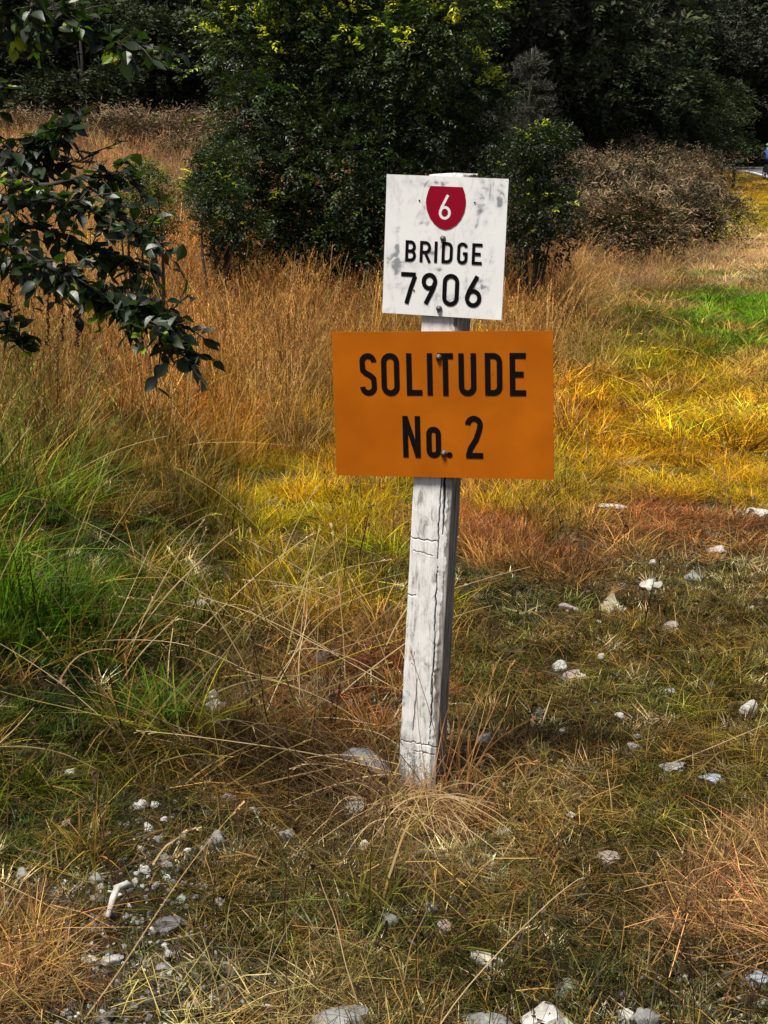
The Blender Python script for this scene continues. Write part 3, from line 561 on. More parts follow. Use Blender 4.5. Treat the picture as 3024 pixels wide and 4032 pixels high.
tag(tube('bleached_stick', [a + up * .4, a.lerp(b, .6) + up * 1.1, b + up * 1.3, b.lerp(c, .6) + up * 1.2, c + up * .8], [.005, .0075, .008, .007, .004], M_BLEACH, 8), 'bleached curved stick arching over the bottom left gravel', 'stick')
g = ground(985, 3150)
V, Q, T, C = merge([blades(260, .045, .02, .05, .003, .8, .8, 2, .3)]); V = V * [1.25, .8, 1]
V2, T2 = rock(77, 3, .3, .45); V2 = V2 * [.045, .035, .035]
Vm = np.concatenate([V, V2]); C2 = np.ones((len(V2), 3)) * .7
o = link('moss_clump', mesh_np('moss_clump', Vm, np.concatenate([T, T2 + len(V)]), Q, {'col': np.concatenate([C, C2]) * np.array([.55, .27, .02])}), M_STRAW); o.location = g
tag(o, 'orange brown moss clump beside a white stone left of the post', 'moss')

# ---------------------------------------------------------------- the signpost
YAW = .26817; PW, PD = .094, .103; LX, LY = .0451, -.0093; TOP = 1.490
r_ax = Vector((math.cos(YAW), -math.sin(YAW), 0)); n_ax = Vector((math.sin(YAW), math.cos(YAW), 0))
def post_point(u, v, z):           # u across the front (-.5 .. .5), v into the depth (0 .. 1)
    return r_ax * (PW * u) + n_ax * (PD * v) + Vector((LX * z, LY * z, z))
def wood_mat():
    m, nt, b, N, L = mat_new('painted_post_wood')
    tc = N.new('ShaderNodeTexCoord'); mp = N.new('ShaderNodeMapping'); mp.inputs['Scale'].default_value = (1, 1, .06); L.new(tc.outputs['Object'], mp.inputs['Vector'])
    gr = N.new('ShaderNodeTexNoise'); gr.inputs['Scale'].default_value = 150; gr.inputs['Detail'].default_value = 8; gr.inputs['Roughness'].default_value = .65; L.new(mp.outputs[0], gr.inputs['Vector'])
    fl = N.new('ShaderNodeTexNoise'); fl.inputs['Scale'].default_value = 110; fl.inputs['Detail'].default_value = 8; fl.inputs['Roughness'].default_value = .75; fl.inputs['Distortion'].default_value = .8; L.new(tc.outputs['Object'], fl.inputs['Vector'])
    big = N.new('ShaderNodeTexNoise'); big.inputs['Scale'].default_value = 14; big.inputs['Detail'].default_value = 5; L.new(tc.outputs['Object'], big.inputs['Vector'])
    pa = N.new('ShaderNodeAttribute'); pa.attribute_name = 'paint'; ck = N.new('ShaderNodeAttribute'); ck.attribute_name = 'crack'
    bare = N.new('ShaderNodeValToRGB'); e = bare.color_ramp.elements; e[0].position = .35; e[0].color = (.11, .10, .09, 1); e[1].position = .62; e[1].color = (.52, .49, .45, 1); L.new(gr.outputs[0], bare.inputs[0])
    pc = N.new('ShaderNodeValToRGB'); e = pc.color_ramp.elements; e[0].position = .56; e[0].color = (.34, .33, .31, 1); e[1].position = .76; e[1].color = (.86, .85, .84, 1); e.new(.65).color = (.66, .65, .63, 1); gb = N.new('ShaderNodeTexNoise'); gb.inputs['Scale'].default_value = 48; gb.inputs['Detail'].default_value = 9; gb.inputs['Roughness'].default_value = .72; gb.inputs['Distortion'].default_value = .6
    mp2 = N.new('ShaderNodeMapping'); mp2.inputs['Scale'].default_value = (1, 1, .45); L.new(tc.outputs['Object'], mp2.inputs['Vector']); L.new(mp2.outputs[0], gb.inputs['Vector'])
    gm = N.new('ShaderNodeMath'); gm.operation = 'MULTIPLY_ADD'; L.new(gr.outputs[0], gm.inputs[0]); gm.inputs[1].default_value = .45; L.new(gb.outputs[0], gm.inputs[2]); L.new(gm.outputs[0], pc.inputs[0])
    # coverage = paint + noise
    s1 = N.new('ShaderNodeMath'); s1.operation = 'MULTIPLY_ADD'; L.new(fl.outputs[0], s1.inputs[0]); s1.inputs[1].default_value = .9; L.new(pa.outputs['Fac'], s1.inputs[2])
    s2 = N.new('ShaderNodeMath'); s2.operation = 'MULTIPLY_ADD'; L.new(gr.outputs[0], s2.inputs[0]); s2.inputs[1].default_value = .7; L.new(s1.outputs[0], s2.inputs[2])
    s3 = N.new('ShaderNodeMath'); s3.operation = 'MULTIPLY_ADD'; L.new(big.outputs[0], s3.inputs[0]); s3.inputs[1].default_value = .6; L.new(s2.outputs[0], s3.inputs[2])
    st = N.new('ShaderNodeMapRange'); st.inputs[1].default_value = 1.60; st.inputs[2].default_value = 1.72; L.new(s3.outputs[0], st.inputs[0])
    mx = N.new('ShaderNodeMixRGB'); L.new(st.outputs[0], mx.inputs[0]); L.new(bare.outputs[0], mx.inputs[1]); L.new(pc.outputs[0], mx.inputs[2])
    m2 = N.new('ShaderNodeMixRGB'); L.new(ck.outputs['Fac'], m2.inputs[0]); L.new(mx.outputs[0], m2.inputs[1]); m2.inputs[2].default_value = (.02, .017, .015, 1)
    L.new(m2.outputs[0], b.inputs['Base Color']); b.inputs['Roughness'].default_value = .85; b.inputs['Specular IOR Level'].default_value = .2
    bp = N.new('ShaderNodeBump'); bp.inputs['Strength'].default_value = .7; bp.inputs['Distance'].default_value = .002; ad = N.new('ShaderNodeMath'); ad.operation = 'ADD'
    L.new(gr.outputs[0], ad.inputs[0]); L.new(st.outputs[0], ad.inputs[1]); L.new(ad.outputs[0], bp.inputs['Height']); L.new(bp.outputs[0], b.inputs['Normal'])
    return m
M_POST = wood_mat()
sign_root = empty('bridge_sign', (BX, BY, 0))
tag(sign_root, 'leaning white wooden post carrying a white route plate over an orange name board', 'sign')
def wob(z, s, k): return noise.noise(Vector((z * s, k * 7.7, .3)))
CRACKS = [  # z0, z1, u at z0, u at z1, half width mm, depth mm    (front face)
 (.13, .60, .30, .235, .0010, .005), (.60, .90, .235, .20, .0009, .004), (.66, .98, .33, .25, .0016, .005), (.26, .40, .26, .29, .0009, .004), (.15, .30, -.18, -.12, .0006, .002)]
CUTS = [(.650, -.5, .24, .0009, .03), (.617, -.42, .10, .0003, .05), (.510, -.5, -.28, .0009, .02), (.137, -.5, .5, .0010, .02), (.116, -.1, .45, .0005, .03)]
def post_mesh():
    nz = 880; nu = 52; nvd = 22; V = []; P = []; K = []; ring = []
    for j in range(nu + 1): ring.append(('f', -.5 + j / nu, 0))
    for j in range(1, nvd + 1): ring.append(('r', .5, j / nvd))
    for j in range(1, 9): ring.append(('b', .5 - j / 8, 1))
    for j in range(1, 8): ring.append(('l', -.5, 1 - j / 8))
    m = len(ring)
    for i in range(nz + 1):
        z = -.12 + (TOP + .12) * i / nz
        for side, u, v in ring:
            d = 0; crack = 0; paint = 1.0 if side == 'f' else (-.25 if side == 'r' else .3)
            if side == 'f':
                for k, (z0, z1, u0, u1, hw, dp) in enumerate(CRACKS):
                    if z0 < z < z1:
                        t = (z - z0) / (z1 - z0); uc = (u0 + (u1 - u0) * t) + .030 * wob(z, 9, k) + .028 * wob(z, 60, k)
                        w = hw * min(1, 6 * t, 6 * (1 - t)) * (1 + .8 * wob(z, 30, k + 3)); x = abs((u - uc) * PW) / max(w + .0003, 1e-4)
                        if x < 1.6: f = max(0, 1 - x / 1.6); d = max(d, dp * f); crack = max(crack, min(1, f * 1.9))
                for k, (zc, u0, u1, hw, sl) in enumerate(CUTS):
                    if u0 <= u <= u1:
                        x = abs(z - zc + (u + .5) * PW * .12 + .0045 * wob(u, 9, k) + .0016 * wob(u, 40, k)) / (hw * (.6 + .9 * abs(wob(u, 12, k + 5))) + .0009)
                        if x < 1.4: f = 1 - x / 1.4; d = max(d, .003 * f); crack = max(crack, f)
                chip = smooth01(.30, .46, u + .10 * wob(z, 26, 5) + .05 * wob(z, 70, 8)) * (.35 + 1.1 * max(0, wob(z, 7, 9) + .25)); chip = float(chip) * (1.1 + .9 * float(smooth01(.45, .7, z)))
                paint -= chip * 1.25; d += float(chip) * .004
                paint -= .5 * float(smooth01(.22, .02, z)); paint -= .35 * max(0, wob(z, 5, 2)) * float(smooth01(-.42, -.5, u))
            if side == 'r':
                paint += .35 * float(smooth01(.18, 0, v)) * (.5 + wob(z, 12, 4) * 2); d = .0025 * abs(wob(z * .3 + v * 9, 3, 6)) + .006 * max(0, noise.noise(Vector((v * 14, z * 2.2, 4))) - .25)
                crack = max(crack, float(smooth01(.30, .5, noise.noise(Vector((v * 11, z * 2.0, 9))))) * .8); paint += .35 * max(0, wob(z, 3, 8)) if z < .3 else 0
            b = post_point(u, v, z); nrm = {'f': -n_ax, 'r': r_ax, 'b': n_ax, 'l': -r_ax}[side]
            rnd = .0035; e = (.5 - abs(u)) * PW if side in 'fb' else min(v, 1 - v) * PD
            d += max(0, 1 - e / rnd) ** 2 * .0018 * (1 if side in 'fb' else 1)
            d += .0012 * noise.noise(Vector((u * 5, v * 5, z * 11))) + .0004 * noise.noise(Vector((u * 40, v * 40, z * 20)))
            if i == nz: b.z += .004 * noise.noise(Vector((u * 6, v * 6, 0)))
            V.append(b - nrm * d); P.append(paint); K.append(crack)
    Q = []
    for i in range(nz):
        for j in range(m): a = i * m + j; b = i * m + (j + 1) % m; Q.append((a, b, b + m, a + m))
    c = len(V); V.append(post_point(0, .5, TOP + .004)); P.append(.4); K.append(0)
    T = [(nz * m + j, nz * m + (j + 1) % m, c) for j in range(m)]
    return mesh_np('post', np.array([v[:] for v in V]), np.array(T), np.array(Q), {'paint': np.array(P), 'crack': np.array(K)}, smooth=False)
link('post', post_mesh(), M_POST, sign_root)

def plate_frame(p):
    X, Y, Z, yaw, pit, roll, w, h = p; r = Vector((math.cos(yaw), -math.sin(yaw), 0)); n = Vector((math.sin(yaw), math.cos(yaw), 0)); u = Vector((0, 0, math.cos(pit))) + n * math.sin(pit)
    r3 = r * math.cos(roll) + u * math.sin(roll); u3 = -r * math.sin(roll) + u * math.cos(roll); f = r3.cross(u3)
    M = Matrix((r3, u3, f)).transposed().to_4x4(); M.translation = Vector((X, Y, Z)) - sign_root.location; return M, w, h
def white_mat():
    m, nt, b, N, L = mat_new('white_plate_paint'); tc = N.new('ShaderNodeTexCoord')
    mp = N.new('ShaderNodeMapping'); mp.inputs['Scale'].default_value = (1, .45, 1); L.new(tc.outputs['Object'], mp.inputs[0])
    n1 = N.new('ShaderNodeTexNoise'); n1.inputs['Scale'].default_value = 42; n1.inputs['Detail'].default_value = 8; n1.inputs['Roughness'].default_value = .62; n1.inputs['Distortion'].default_value = 1.2; L.new(mp.outputs[0], n1.inputs[0])
    n2 = N.new('ShaderNodeTexNoise'); n2.inputs['Scale'].default_value = 11; n2.inputs['Detail'].default_value = 4; L.new(tc.outputs['Object'], n2.inputs[0])
    ad = N.new('ShaderNodeMath'); ad.operation = 'MULTIPLY_ADD'; L.new(n2.outputs[0], ad.inputs[0]); ad.inputs[1].default_value = .6; L.new(n1.outputs[0], ad.inputs[2])
    sc = N.new('ShaderNodeAttribute'); sc.attribute_name = 'scuff'
    a2 = N.new('ShaderNodeMath'); a2.operation = 'MULTIPLY_ADD'; L.new(sc.outputs['Fac'], a2.inputs[0]); a2.inputs[1].default_value = -.32; L.new(ad.outputs[0], a2.inputs[2])
    cr = N.new('ShaderNodeValToRGB'); cr.color_ramp.elements[0].position = .46; cr.color_ramp.elements[0].color = (.28, .29, .31, 1); cr.color_ramp.elements[1].position = .76; cr.color_ramp.elements[1].color = (.84, .84, .83, 1)
    e = cr.color_ramp.elements.new(.60); e.color = (.70, .70, .70, 1)
    L.new(a2.outputs[0], cr.inputs[0]); L.new(cr.outputs[0], b.inputs['Base Color']); b.inputs['Roughness'].default_value = .5; b.inputs['Specular IOR Level'].default_value = .3; return m
def orange_mat():
    m, nt, b, N, L = mat_new('orange_board_paint'); tc = N.new('ShaderNodeTexCoord')
    n1 = N.new('ShaderNodeTexNoise'); n1.inputs['Scale'].default_value = 7; n1.inputs['Detail'].default_value = 6; L.new(tc.outputs['Object'], n1.inputs[0])
    cr = N.new('ShaderNodeValToRGB'); e = cr.color_ramp.elements; e[0].position = .3; e[0].color = (.35, .084, .001, 1); e[1].position = .7; e[1].color = (.46, .118, .002, 1); L.new(n1.outputs[0], cr.inputs[0])
    v = N.new('ShaderNodeTexVoronoi'); v.inputs['Scale'].default_value = 16; v.inputs['Randomness'].default_value = 1; L.new(tc.outputs['Object'], v.inputs['Vector'])
    sp = N.new('ShaderNodeMapRange'); sp.inputs[1].default_value = .045; sp.inputs[2].default_value = .07; sp.inputs[3].default_value = .55; sp.inputs[4].default_value = 0; L.new(v.outputs['Distance'], sp.inputs[0])
    n2 = N.new('ShaderNodeTexNoise'); n2.inputs['Scale'].default_value = 9; L.new(tc.outputs['Object'], n2.inputs[0]); g = N.new('ShaderNodeMath'); g.operation = 'GREATER_THAN'; g.inputs[1].default_value = .56; L.new(n2.outputs[0], g.inputs[0])
    mu = N.new('ShaderNodeMath'); mu.operation = 'MULTIPLY'; L.new(sp.outputs[0], mu.inputs[0]); L.new(g.outputs[0], mu.inputs[1])
    mx = N.new('ShaderNodeMixRGB'); L.new(mu.outputs[0], mx.inputs[0]); L.new(cr.outputs[0], mx.inputs[1]); mx.inputs[2].default_value = (.30, .05, .005, 1); L.new(mx.outputs[0], b.inputs['Base Color'])
    fn = N.new('ShaderNodeTexNoise'); fn.inputs['Scale'].default_value = 420; L.new(tc.outputs['Object'], fn.inputs[0]); bp = N.new('ShaderNodeBump'); bp.inputs['Strength'].default_value = .25; bp.inputs['Distance'].default_value = .001; L.new(fn.outputs[0], bp.inputs['Height']); L.new(bp.outputs[0], b.inputs['Normal'])
    b.inputs['Roughness'].default_value = .6; b.inputs['Specular IOR Level'].default_value = .12; return m
M_WPL, M_OPL = white_mat(), orange_mat()
M_INK = simple('black_lettering', (.004, .003, .003), .75, spec=.08)
M_RED = simple('red_shield', (.27, .001, .016), .6, spec=.12)
M_WINK = simple('white_numeral', (.8, .8, .8), .5)
M_BOLT = simple('galvanised_bolt', (.16, .155, .15), .5, .6, var=.5, bscale=120)
M_HOLE = simple('rust_hole', (.03, .012, .01), .9)

def plate(name, p, mat, th, nx=60, ny=70, scuffs=()):
    M, w, h = plate_frame(p)
    xs = np.linspace(-w / 2, w / 2, nx); ys = np.linspace(-h / 2, h / 2, ny); X, Y = np.meshgrid(xs, ys)
    Z = .0006 * np.array([[noise.noise(Vector((x * 9, y * 9, 1))) for x in xs] for y in ys])
    for cx, cy in ((-1, -1), (1, -1), (-1, 1), (1, 1)):                    # corners barely bent
        Z += .0015 * np.exp(-(((X - cx * w / 2) / .02) ** 2 + ((Y - cy * h / 2) / .02) ** 2)) * random.uniform(-1, 1)
    S = np.zeros_like(X)
    for sx, sy, rx, ry in scuffs: S += np.exp(-(((X - sx) / rx) ** 2 + ((Y - sy) / ry) ** 2)) * (0.4 + 1.0 * np.array([[max(0, noise.noise(Vector((x * 70, y * 110, 5))) + .35) for x in xs] for y in ys]))
    n = nx * ny; F = np.stack([X, Y, Z], -1).reshape(-1, 3); B = F - [0, 0, th]; i = np.arange(n).reshape(ny, nx)
    Q = [np.stack([i[:-1, :-1], i[:-1, 1:], i[1:, 1:], i[1:, :-1]], -1).reshape(-1, 4)]; Q.append(Q[0][:, ::-1] + n)
    rim = np.concatenate([i[0, :], i[1:, -1], i[-1, -2::-1], i[-2:0:-1, 0]]); nx_ = np.roll(rim, -1); Q.append(np.stack([rim + n, nx_ + n, nx_, rim], -1))
    me = mesh_np(name, np.concatenate([F, B]), None, np.concatenate(Q), {'scuff': np.concatenate([S.ravel(), S.ravel()])})
    o = link(name, me, mat, sign_root); o.matrix_local = M; return o
WP = (.1356, 3.5102, 1.3309, .2664, .0064, -.0325, .2787, .3113)
OP = (.1330, 3.5098, .9712, .2616, .0208, .0342, .5189, .3394)
wplate = plate('route_plate', WP, M_WPL, .003, scuffs=[(-.095, -.038, .035, .010), (-.115, -.048, .012, .02), (-.10, -.095, .02, .016), (-.022, -.012, .014, .016), (-.01, -.05, .028, .012), (.09, -.085, .02, .02), (.02, -.115, .03, .01), (.11, -.03, .012, .04), (-.125, -.15, .02, .01), (-.05, .06, .02, .05), (.08, .09, .02, .05), (-.003, .002, .005, .018), (-.11, .02, .008, .08), (.055, -.06, .01, .05), (.12, .12, .01, .03), (-.03, .14, .05, .008)])
tag(wplate, 'small weathered white plate with red shield above the orange board')
oplate = plate('name_board', OP, M_OPL, .003, 50, 36); tag(oplate, 'wide orange board below the white plate')

# glyphs as strokes in a box 0..1 x 0..1
def arc(cx, cy, rx, ry, a0, a1, n=14): return [(cx + rx * math.cos(R(a0 + (a1 - a0) * k / n)), cy + ry * math.sin(R(a0 + (a1 - a0) * k / n))) for k in range(n + 1)]
def glyph(ch, W, H, s):
    """strokes (centre lines, mm) of one condensed road-sign letter W wide, H high, pen s"""
    h = s / 2; l, r_, b, t = h, W - h, h, H - h; R_ = (W - s) / 2; cx = W / 2; m = H / 2
    def stadium(x0, x1, y0, y1, rad): return arc(x1 - rad, y1 - rad, rad, rad, 0, 90) + arc(x0 + rad, y1 - rad, rad, rad, 90, 180) + arc(x0 + rad, y0 + rad, rad, rad, 180, 270) + arc(x1 - rad, y0 + rad, rad, rad, 270, 360)
    if ch in 'O0o': return [(stadium(l, r_, b, t, R_), True)]
    if ch == 'I': return [([(W / 2, 0), (W / 2, H)], False)]
    if ch == 'L': return [([(l, H), (l, b), (W, b)], False)]
    if ch == 'T': return [([(0, t), (W, t)], False), ([(cx, t - h), (cx, 0)], False)]
    if ch == 'E': return [([(W, t), (l, t), (l, b), (W, b)], False), ([(s, m), (W * .86, m)], False)]
    if ch == 'U': return [([(l, H)] + arc(l + R_, b + R_, R_, R_, 180, 270) + arc(l + R_, b + R_, R_, R_, 270, 360) + [(r_, H)], False)]
    if ch == 'D': ra = R_ * 1.05; return [([(l, b)] + arc(r_ - ra, b + ra, ra, ra, 270, 360) + arc(r_ - ra, t - ra, ra, ra, 0, 90) + [(l, t)], True)]
    if ch == 'B':
        ra = (H / 2 - h) / 2; return [([(l, b)] + arc(r_ - ra * .9, b + ra, ra * .9, ra, 270, 450) + [(l, m)], True), ([(l, m), (r_ - ra * .95, m)] + arc(r_ - ra * .95, t - ra, ra * .85, ra, 270, 450) + [(l, t)], True)]
    if ch == 'R':
        ra = (H / 2 - h) / 2 + s * .1; y = t - 2 * ra; return [([(l, 0), (l, t)] + arc(r_ - ra * .95, t - ra, ra * .9, ra, 90, -90) + [(s, y)], False), ([(cx + s * .1, y - h), (r_ + h * .2, 0)], False)]
    if ch == 'G': return [(arc(cx, t - R_, R_, R_, 10, 180) + arc(cx, b + R_, R_, R_, 180, 360) + [(r_, m - h * .2), (cx + h * .3, m - h * .2)], False)]
    if ch == 'S':
        q = R_; y1 = t - q; y2 = b + q
        return [(arc(cx, y1, q, q, 0, 180) + [(cx - q * .93, m + H * .10), (cx - q * .45, m + H * .035), (cx + q * .45, m - H * .035), (cx + q * .93, m - H * .10)] + arc(cx, y2, q, q, 0, -180), False)]
    if ch == 'N': return [([(l, 0), (l, H)], False), ([(r_, 0), (r_, H)], False), ([(0, H), (s * .98, H), (W, 0), (W - s * .98, 0)], 'poly')]
    if ch == '2': return [(arc(cx, t - R_, R_, R_, 180, 0) + [(r_ - R_ * .12, t - R_ * 1.75), (r_ - R_ * .7, m - H * .06), (l + R_ * .35, b + R_ * 1.1), (l + h * .3, b + h * .4)], False), ([(s * .0 + h * .2, b), (W, b)], False)]
    if ch == '7': return [([(0, t), (r_ + h * .2, t)] , False), ([(W - h * 1.1, t - h * .6), (W * .62, m), (W * .38, 0)], False)]
    if ch == '6': ry = R_ * 1.12; return [(arc(cx, b + ry, R_, ry, 0, 360, 36)[:-1], True), ([(l + .02 * W, b + ry * 1.1), (l + R_ * .28, b + ry * 1.95), (cx + R_ * .55, H - h * .2)], False)]
    if ch == '9': ry = R_ * 1.12; return [(arc(cx, t - ry, R_, ry, 0, 360, 36)[:-1], True), ([(r_ - .02 * W, t - ry * 1.1), (r_ - R_ * .28, t - ry * 1.95), (cx - R_ * .55, h * .2)], False)]
    return []
def stroke(P, closed, s, z):
    n = len(P); V = []; Q = []; P = [Vector((p[0], p[1])) for p in P]; Pc = [P[0]]
    for p in P[1:]:
        if (p - Pc[-1]).length > 1e-3: Pc.append(p)
    if closed and (Pc[0] - Pc[-1]).length < 1e-3: Pc.pop()
    P = Pc; n = len(P)
    for i, p in enumerate(P):
        a = P[i - 1] if (i or closed) else None; c = P[(i + 1) % n] if (i < n - 1 or closed) else None
        t1 = (p - a).normalized() if a is not None else None; t2 = (c - p).normalized() if c is not None else None
        t1 = t1 or t2; t2 = t2 or t1; n1 = Vector((-t1.y, t1.x)); n2 = Vector((-t2.y, t2.x)); m = (n1 + n2)
        m = m.normalized() if m.length > 1e-6 else n1; k = min(1 / max(m.dot(n1), .35), 2.2) * s / 2
        V += [(p.x + m.x * k, p.y + m.y * k, z), (p.x - m.x * k, p.y - m.y * k, z)]
        if i: Q.append((2 * i - 1, 2 * i + 1, 2 * i, 2 * i - 2)[::-1])
    if closed: Q.append((2 * n - 1, 1, 0, 2 * n - 2)[::-1])
    return V, Q
def letter(ch, x, y, w, h, s, parent, mat, name='letter', z0=.0012, rot=0):
    Vs, Qs = [], []
    if ch == '.':
        V, T = [(0, 0, 0)], []; 
        for k in range(20): V.append((w / 2 * math.cos(k * .31416), h / 2 * math.sin(k * .31416), 0))
        me = mesh_np(name, np.array(V) * .001 + [0, 0, z0], [(0, 1 + k, 1 + (k + 1) % 20) for k in range(20)])
    else:
        for k, (P, cl) in enumerate(glyph(ch, w, h, s)):
            V, Q = ([(a, b, k * .12) for a, b in P], [(3, 2, 1, 0)]) if cl == 'poly' else stroke(P, cl, s, k * .12); o = len(Vs); Vs += V; Qs += [tuple(i + o for i in q) for q in Q]
        me = mesh_np(name, (np.array(Vs) - [w / 2, h / 2, 0]) * .001 + [0, 0, z0], None, Qs)
    o = link(name, me, mat, parent); o.location = (x * .001, y * .001, 0); o.rotation_euler.z = rot; return o
for ch, x, y, w, h in [('S', -173.6, 70.8, 40.7, 99), ('O', -120.4, 71, 43.4, 99), ('L', -63.2, 71.2, 37.2, 97.5), ('I', -26.3, 71.3, 12.6, 97.5), ('T', 10.7, 71.4, 36.8, 97.5), ('U', 62, 71.2, 41.4, 97.7), ('D', 122.9, 71.9, 40.3, 97.3), ('E', 178.8, 71.9, 37.6, 97.5),
                       ('N', -73.1, -74.4, 42.3, 97.4), ('o', -20.5, -86.8, 35.1, 73), ('.', 16.8, -115.9, 13.8, 13.8), ('2', 75.4, -73.4, 41.7, 99.2)]:
    letter(ch, x, y, w, h, 12.8, oplate, M_INK)
for ch, x, y, w, h in [('B', -77.1, -12, 25.4, 47.5), ('R', -42.7, -12, 26.5, 47.5), ('I', -18.6, -11.6, 7.1, 47.5), ('D', 7.7, -11.6, 25.4, 47.5), ('G', 42.7, -11.3, 24.4, 48.4), ('E', 76.4, -11.4, 23.5, 47.5)]:
    letter(ch, x, y, w, h, 7.0, wplate, M_INK)
for ch, x, y, w, h in [('7', -78.4, -95.3, 38.5, 71), ('9', -30.7, -94.4, 36.5, 71.5), ('0', 19.4, -94.8, 38.5, 73), ('6', 72, -95.2, 38.2, 71.5)]:
    letter(ch, x, y, w, h, 9.8, wplate, M_INK, 'numeral')
def shield():
    top = 134; pts_ = [(-37, top), (37, top), (42, 122), (45.3, 106), (45.5, 96), (43, 80), (36, 64), (26, 51), (13, 42), (0.5, 38.8), (-12, 42), (-25, 51), (-35.5, 64), (-43, 80), (-46, 96), (-45.8, 106), (-42, 122)]
    V = [(0.2, 90, 0)] + [(a, b, 0) for a, b in pts_]; n = len(pts_)
    return link('shield', mesh_np('shield', np.array(V) * .001 + [0, 0, .0012], [(0, 1 + (k + 1) % n, 1 + k) for k in range(n)]), M_RED, wplate)
sh = shield()
letter('6', -1.5, 88.6, 27.5, 55, 6.0, wplate, M_WINK, 'numeral', .0019)
def bolt(x, y, r, parent):
    bm = bmesh.new(); prof = [(r * 1.25, .0012), (r * 1.25, .0030), (r * 1.0, .0034), (r * .98, .0044), (r * .9, .0062), (r * .6, .0086), (r * .25, .0096)]
    rings = []
    for q, (rr, z) in enumerate(prof):
        rings.append([bm.verts.new((rr * math.cos(k * math.pi / 10), rr * math.sin(k * math.pi / 10), z)) for k in range(20)])
    for a, b in zip(rings, rings[1:]):
        for k in range(20): bm.faces.new((a[k], a[(k + 1) % 20], b[(k + 1) % 20], b[k]))
    bm.faces.new(rings[-1]); o = from_bm('bolt', bm, M_BOLT, parent, True); o.location = (x * .001, y * .001, 0); return o
bolt(-3.2, 19.3, .0052, wplate); bolt(-5.4, -137.9, .0056, wplate); bolt(-4.3, 110.4, .0058, oplate); bolt(3.0, -112.9, .0058, oplate)
for x, y in ((-61.1, 100.8), (65.8, 101.3), (-66.1, -100.5), (-136, 152), (136, 150)):
    bm = bmesh.new(); bmesh.ops.create_circle(bm, cap_ends=True, segments=12, radius=.0021 if abs(x) < 100 else .0010); o = from_bm('rivet_hole', bm, M_HOLE, wplate); o.location = (x * .001, y * .001, .0013)

# ---------------------------------------------------------------- leaves, shrubs and trees
def unit(v): return v / (np.linalg.norm(v, axis=1, keepdims=True) + 1e-9)
def leaf_mesh(P, D, Nn, L, W, C, fold=.35, droop=.15):
    """one folded leaf of 4 triangles per row"""
    S = unit(np.cross(D, Nn)); Nn = unit(np.cross(S, D)); L = L[:, None]; W = W[:, None]
    mid = P + D * L * .45 + Nn * L * .04; tip = P + D * L - Nn * L * droop
    a = mid + S * W / 2 + Nn * W * fold * .5; b = mid - S * W / 2 + Nn * W * fold * .5
    V = np.stack([P, a, tip, b, mid], 1).reshape(-1, 3); o = (np.arange(len(P)) * 5)[:, None]
    T = np.concatenate([o + [0, 4, 1], o + [4, 2, 1], o + [0, 3, 4], o + [3, 2, 4]], 0); return V, None, T, np.repeat(C, 5, 0)
def leaf_flat(P, D, Nn, L, W, C):
    S = unit(np.cross(D, Nn)); L = L[:, None]; W = W[:, None]; mid = P + D * L * .5
    V = np.stack([P, mid + S * W / 2 + Nn * W * .12, P + D * L, mid - S * W / 2 + Nn * W * .12], 1).reshape(-1, 3)
    return V, (np.arange(len(P)) * 4)[:, None] + np.array([0, 1, 2, 3]), None, np.repeat(C, 4, 0)
def sprays(O, D, length, nl, lsize, rs, col, tipcol=None, tipmask=None, flat=False, width=.42, droop=.3):
    """pinnate sprays: O origins, D directions"""
    n = len(O); up = np.array([0, 0, 1.]); S = unit(np.cross(D, up) + rs.normal(0, .25, (n, 3))); Nn = unit(np.cross(S, D))
    Ps, Ds, Ns, Ls, Cs = [], [], [], [], []
    c = col * np.exp(rs.normal(0, .22, (n, 1))) * (1 + rs.normal(0, .06, (n, 3)))
    for k in range(nl):
        t = (k // 2 + .6) / (nl / 2); side = 1 if k % 2 else -1
        p = O + D * (length * t)[:, None] - up * (length * t * t * droop)[:, None] + rs.normal(0, .006, (n, 3)); d = unit(D * .6 + S * side * .8 + rs.normal(0, .25, (n, 3)) - up * .15)
        Ps.append(p); Ds.append(d); Ns.append(unit(Nn + rs.normal(0, .35, (n, 3)))); Ls.append(lsize * (.7 + .5 * rs.random(n)) * (1.05 - .4 * t)); cc = c * np.exp(rs.normal(0, .18, (n, 1)))
        if tipcol is not None: f = np.clip(tipmask * (.35 + .9 * t), 0, 1)[:, None]; cc = cc * (1 - f) + tipcol * f * np.exp(rs.normal(0, .2, (n, 1)))
        Cs.append(cc)
    P = np.concatenate(Ps); Dd = np.concatenate(Ds); Nn = np.concatenate(Ns); L = np.concatenate(Ls); C = np.concatenate(Cs)
    return leaf_flat(P, Dd, Nn, L, L * width, C) if flat else leaf_mesh(P, Dd, Nn, L, L * width, C)
def shell(n, rs, up=.35):
    d = rs.normal(0, 1, (n, 3)); d[:, 2] = np.abs(d[:, 2]) * (1) - (rs.random(n) < up) * np.abs(d[:, 2]) * 1.6; return unit(d)
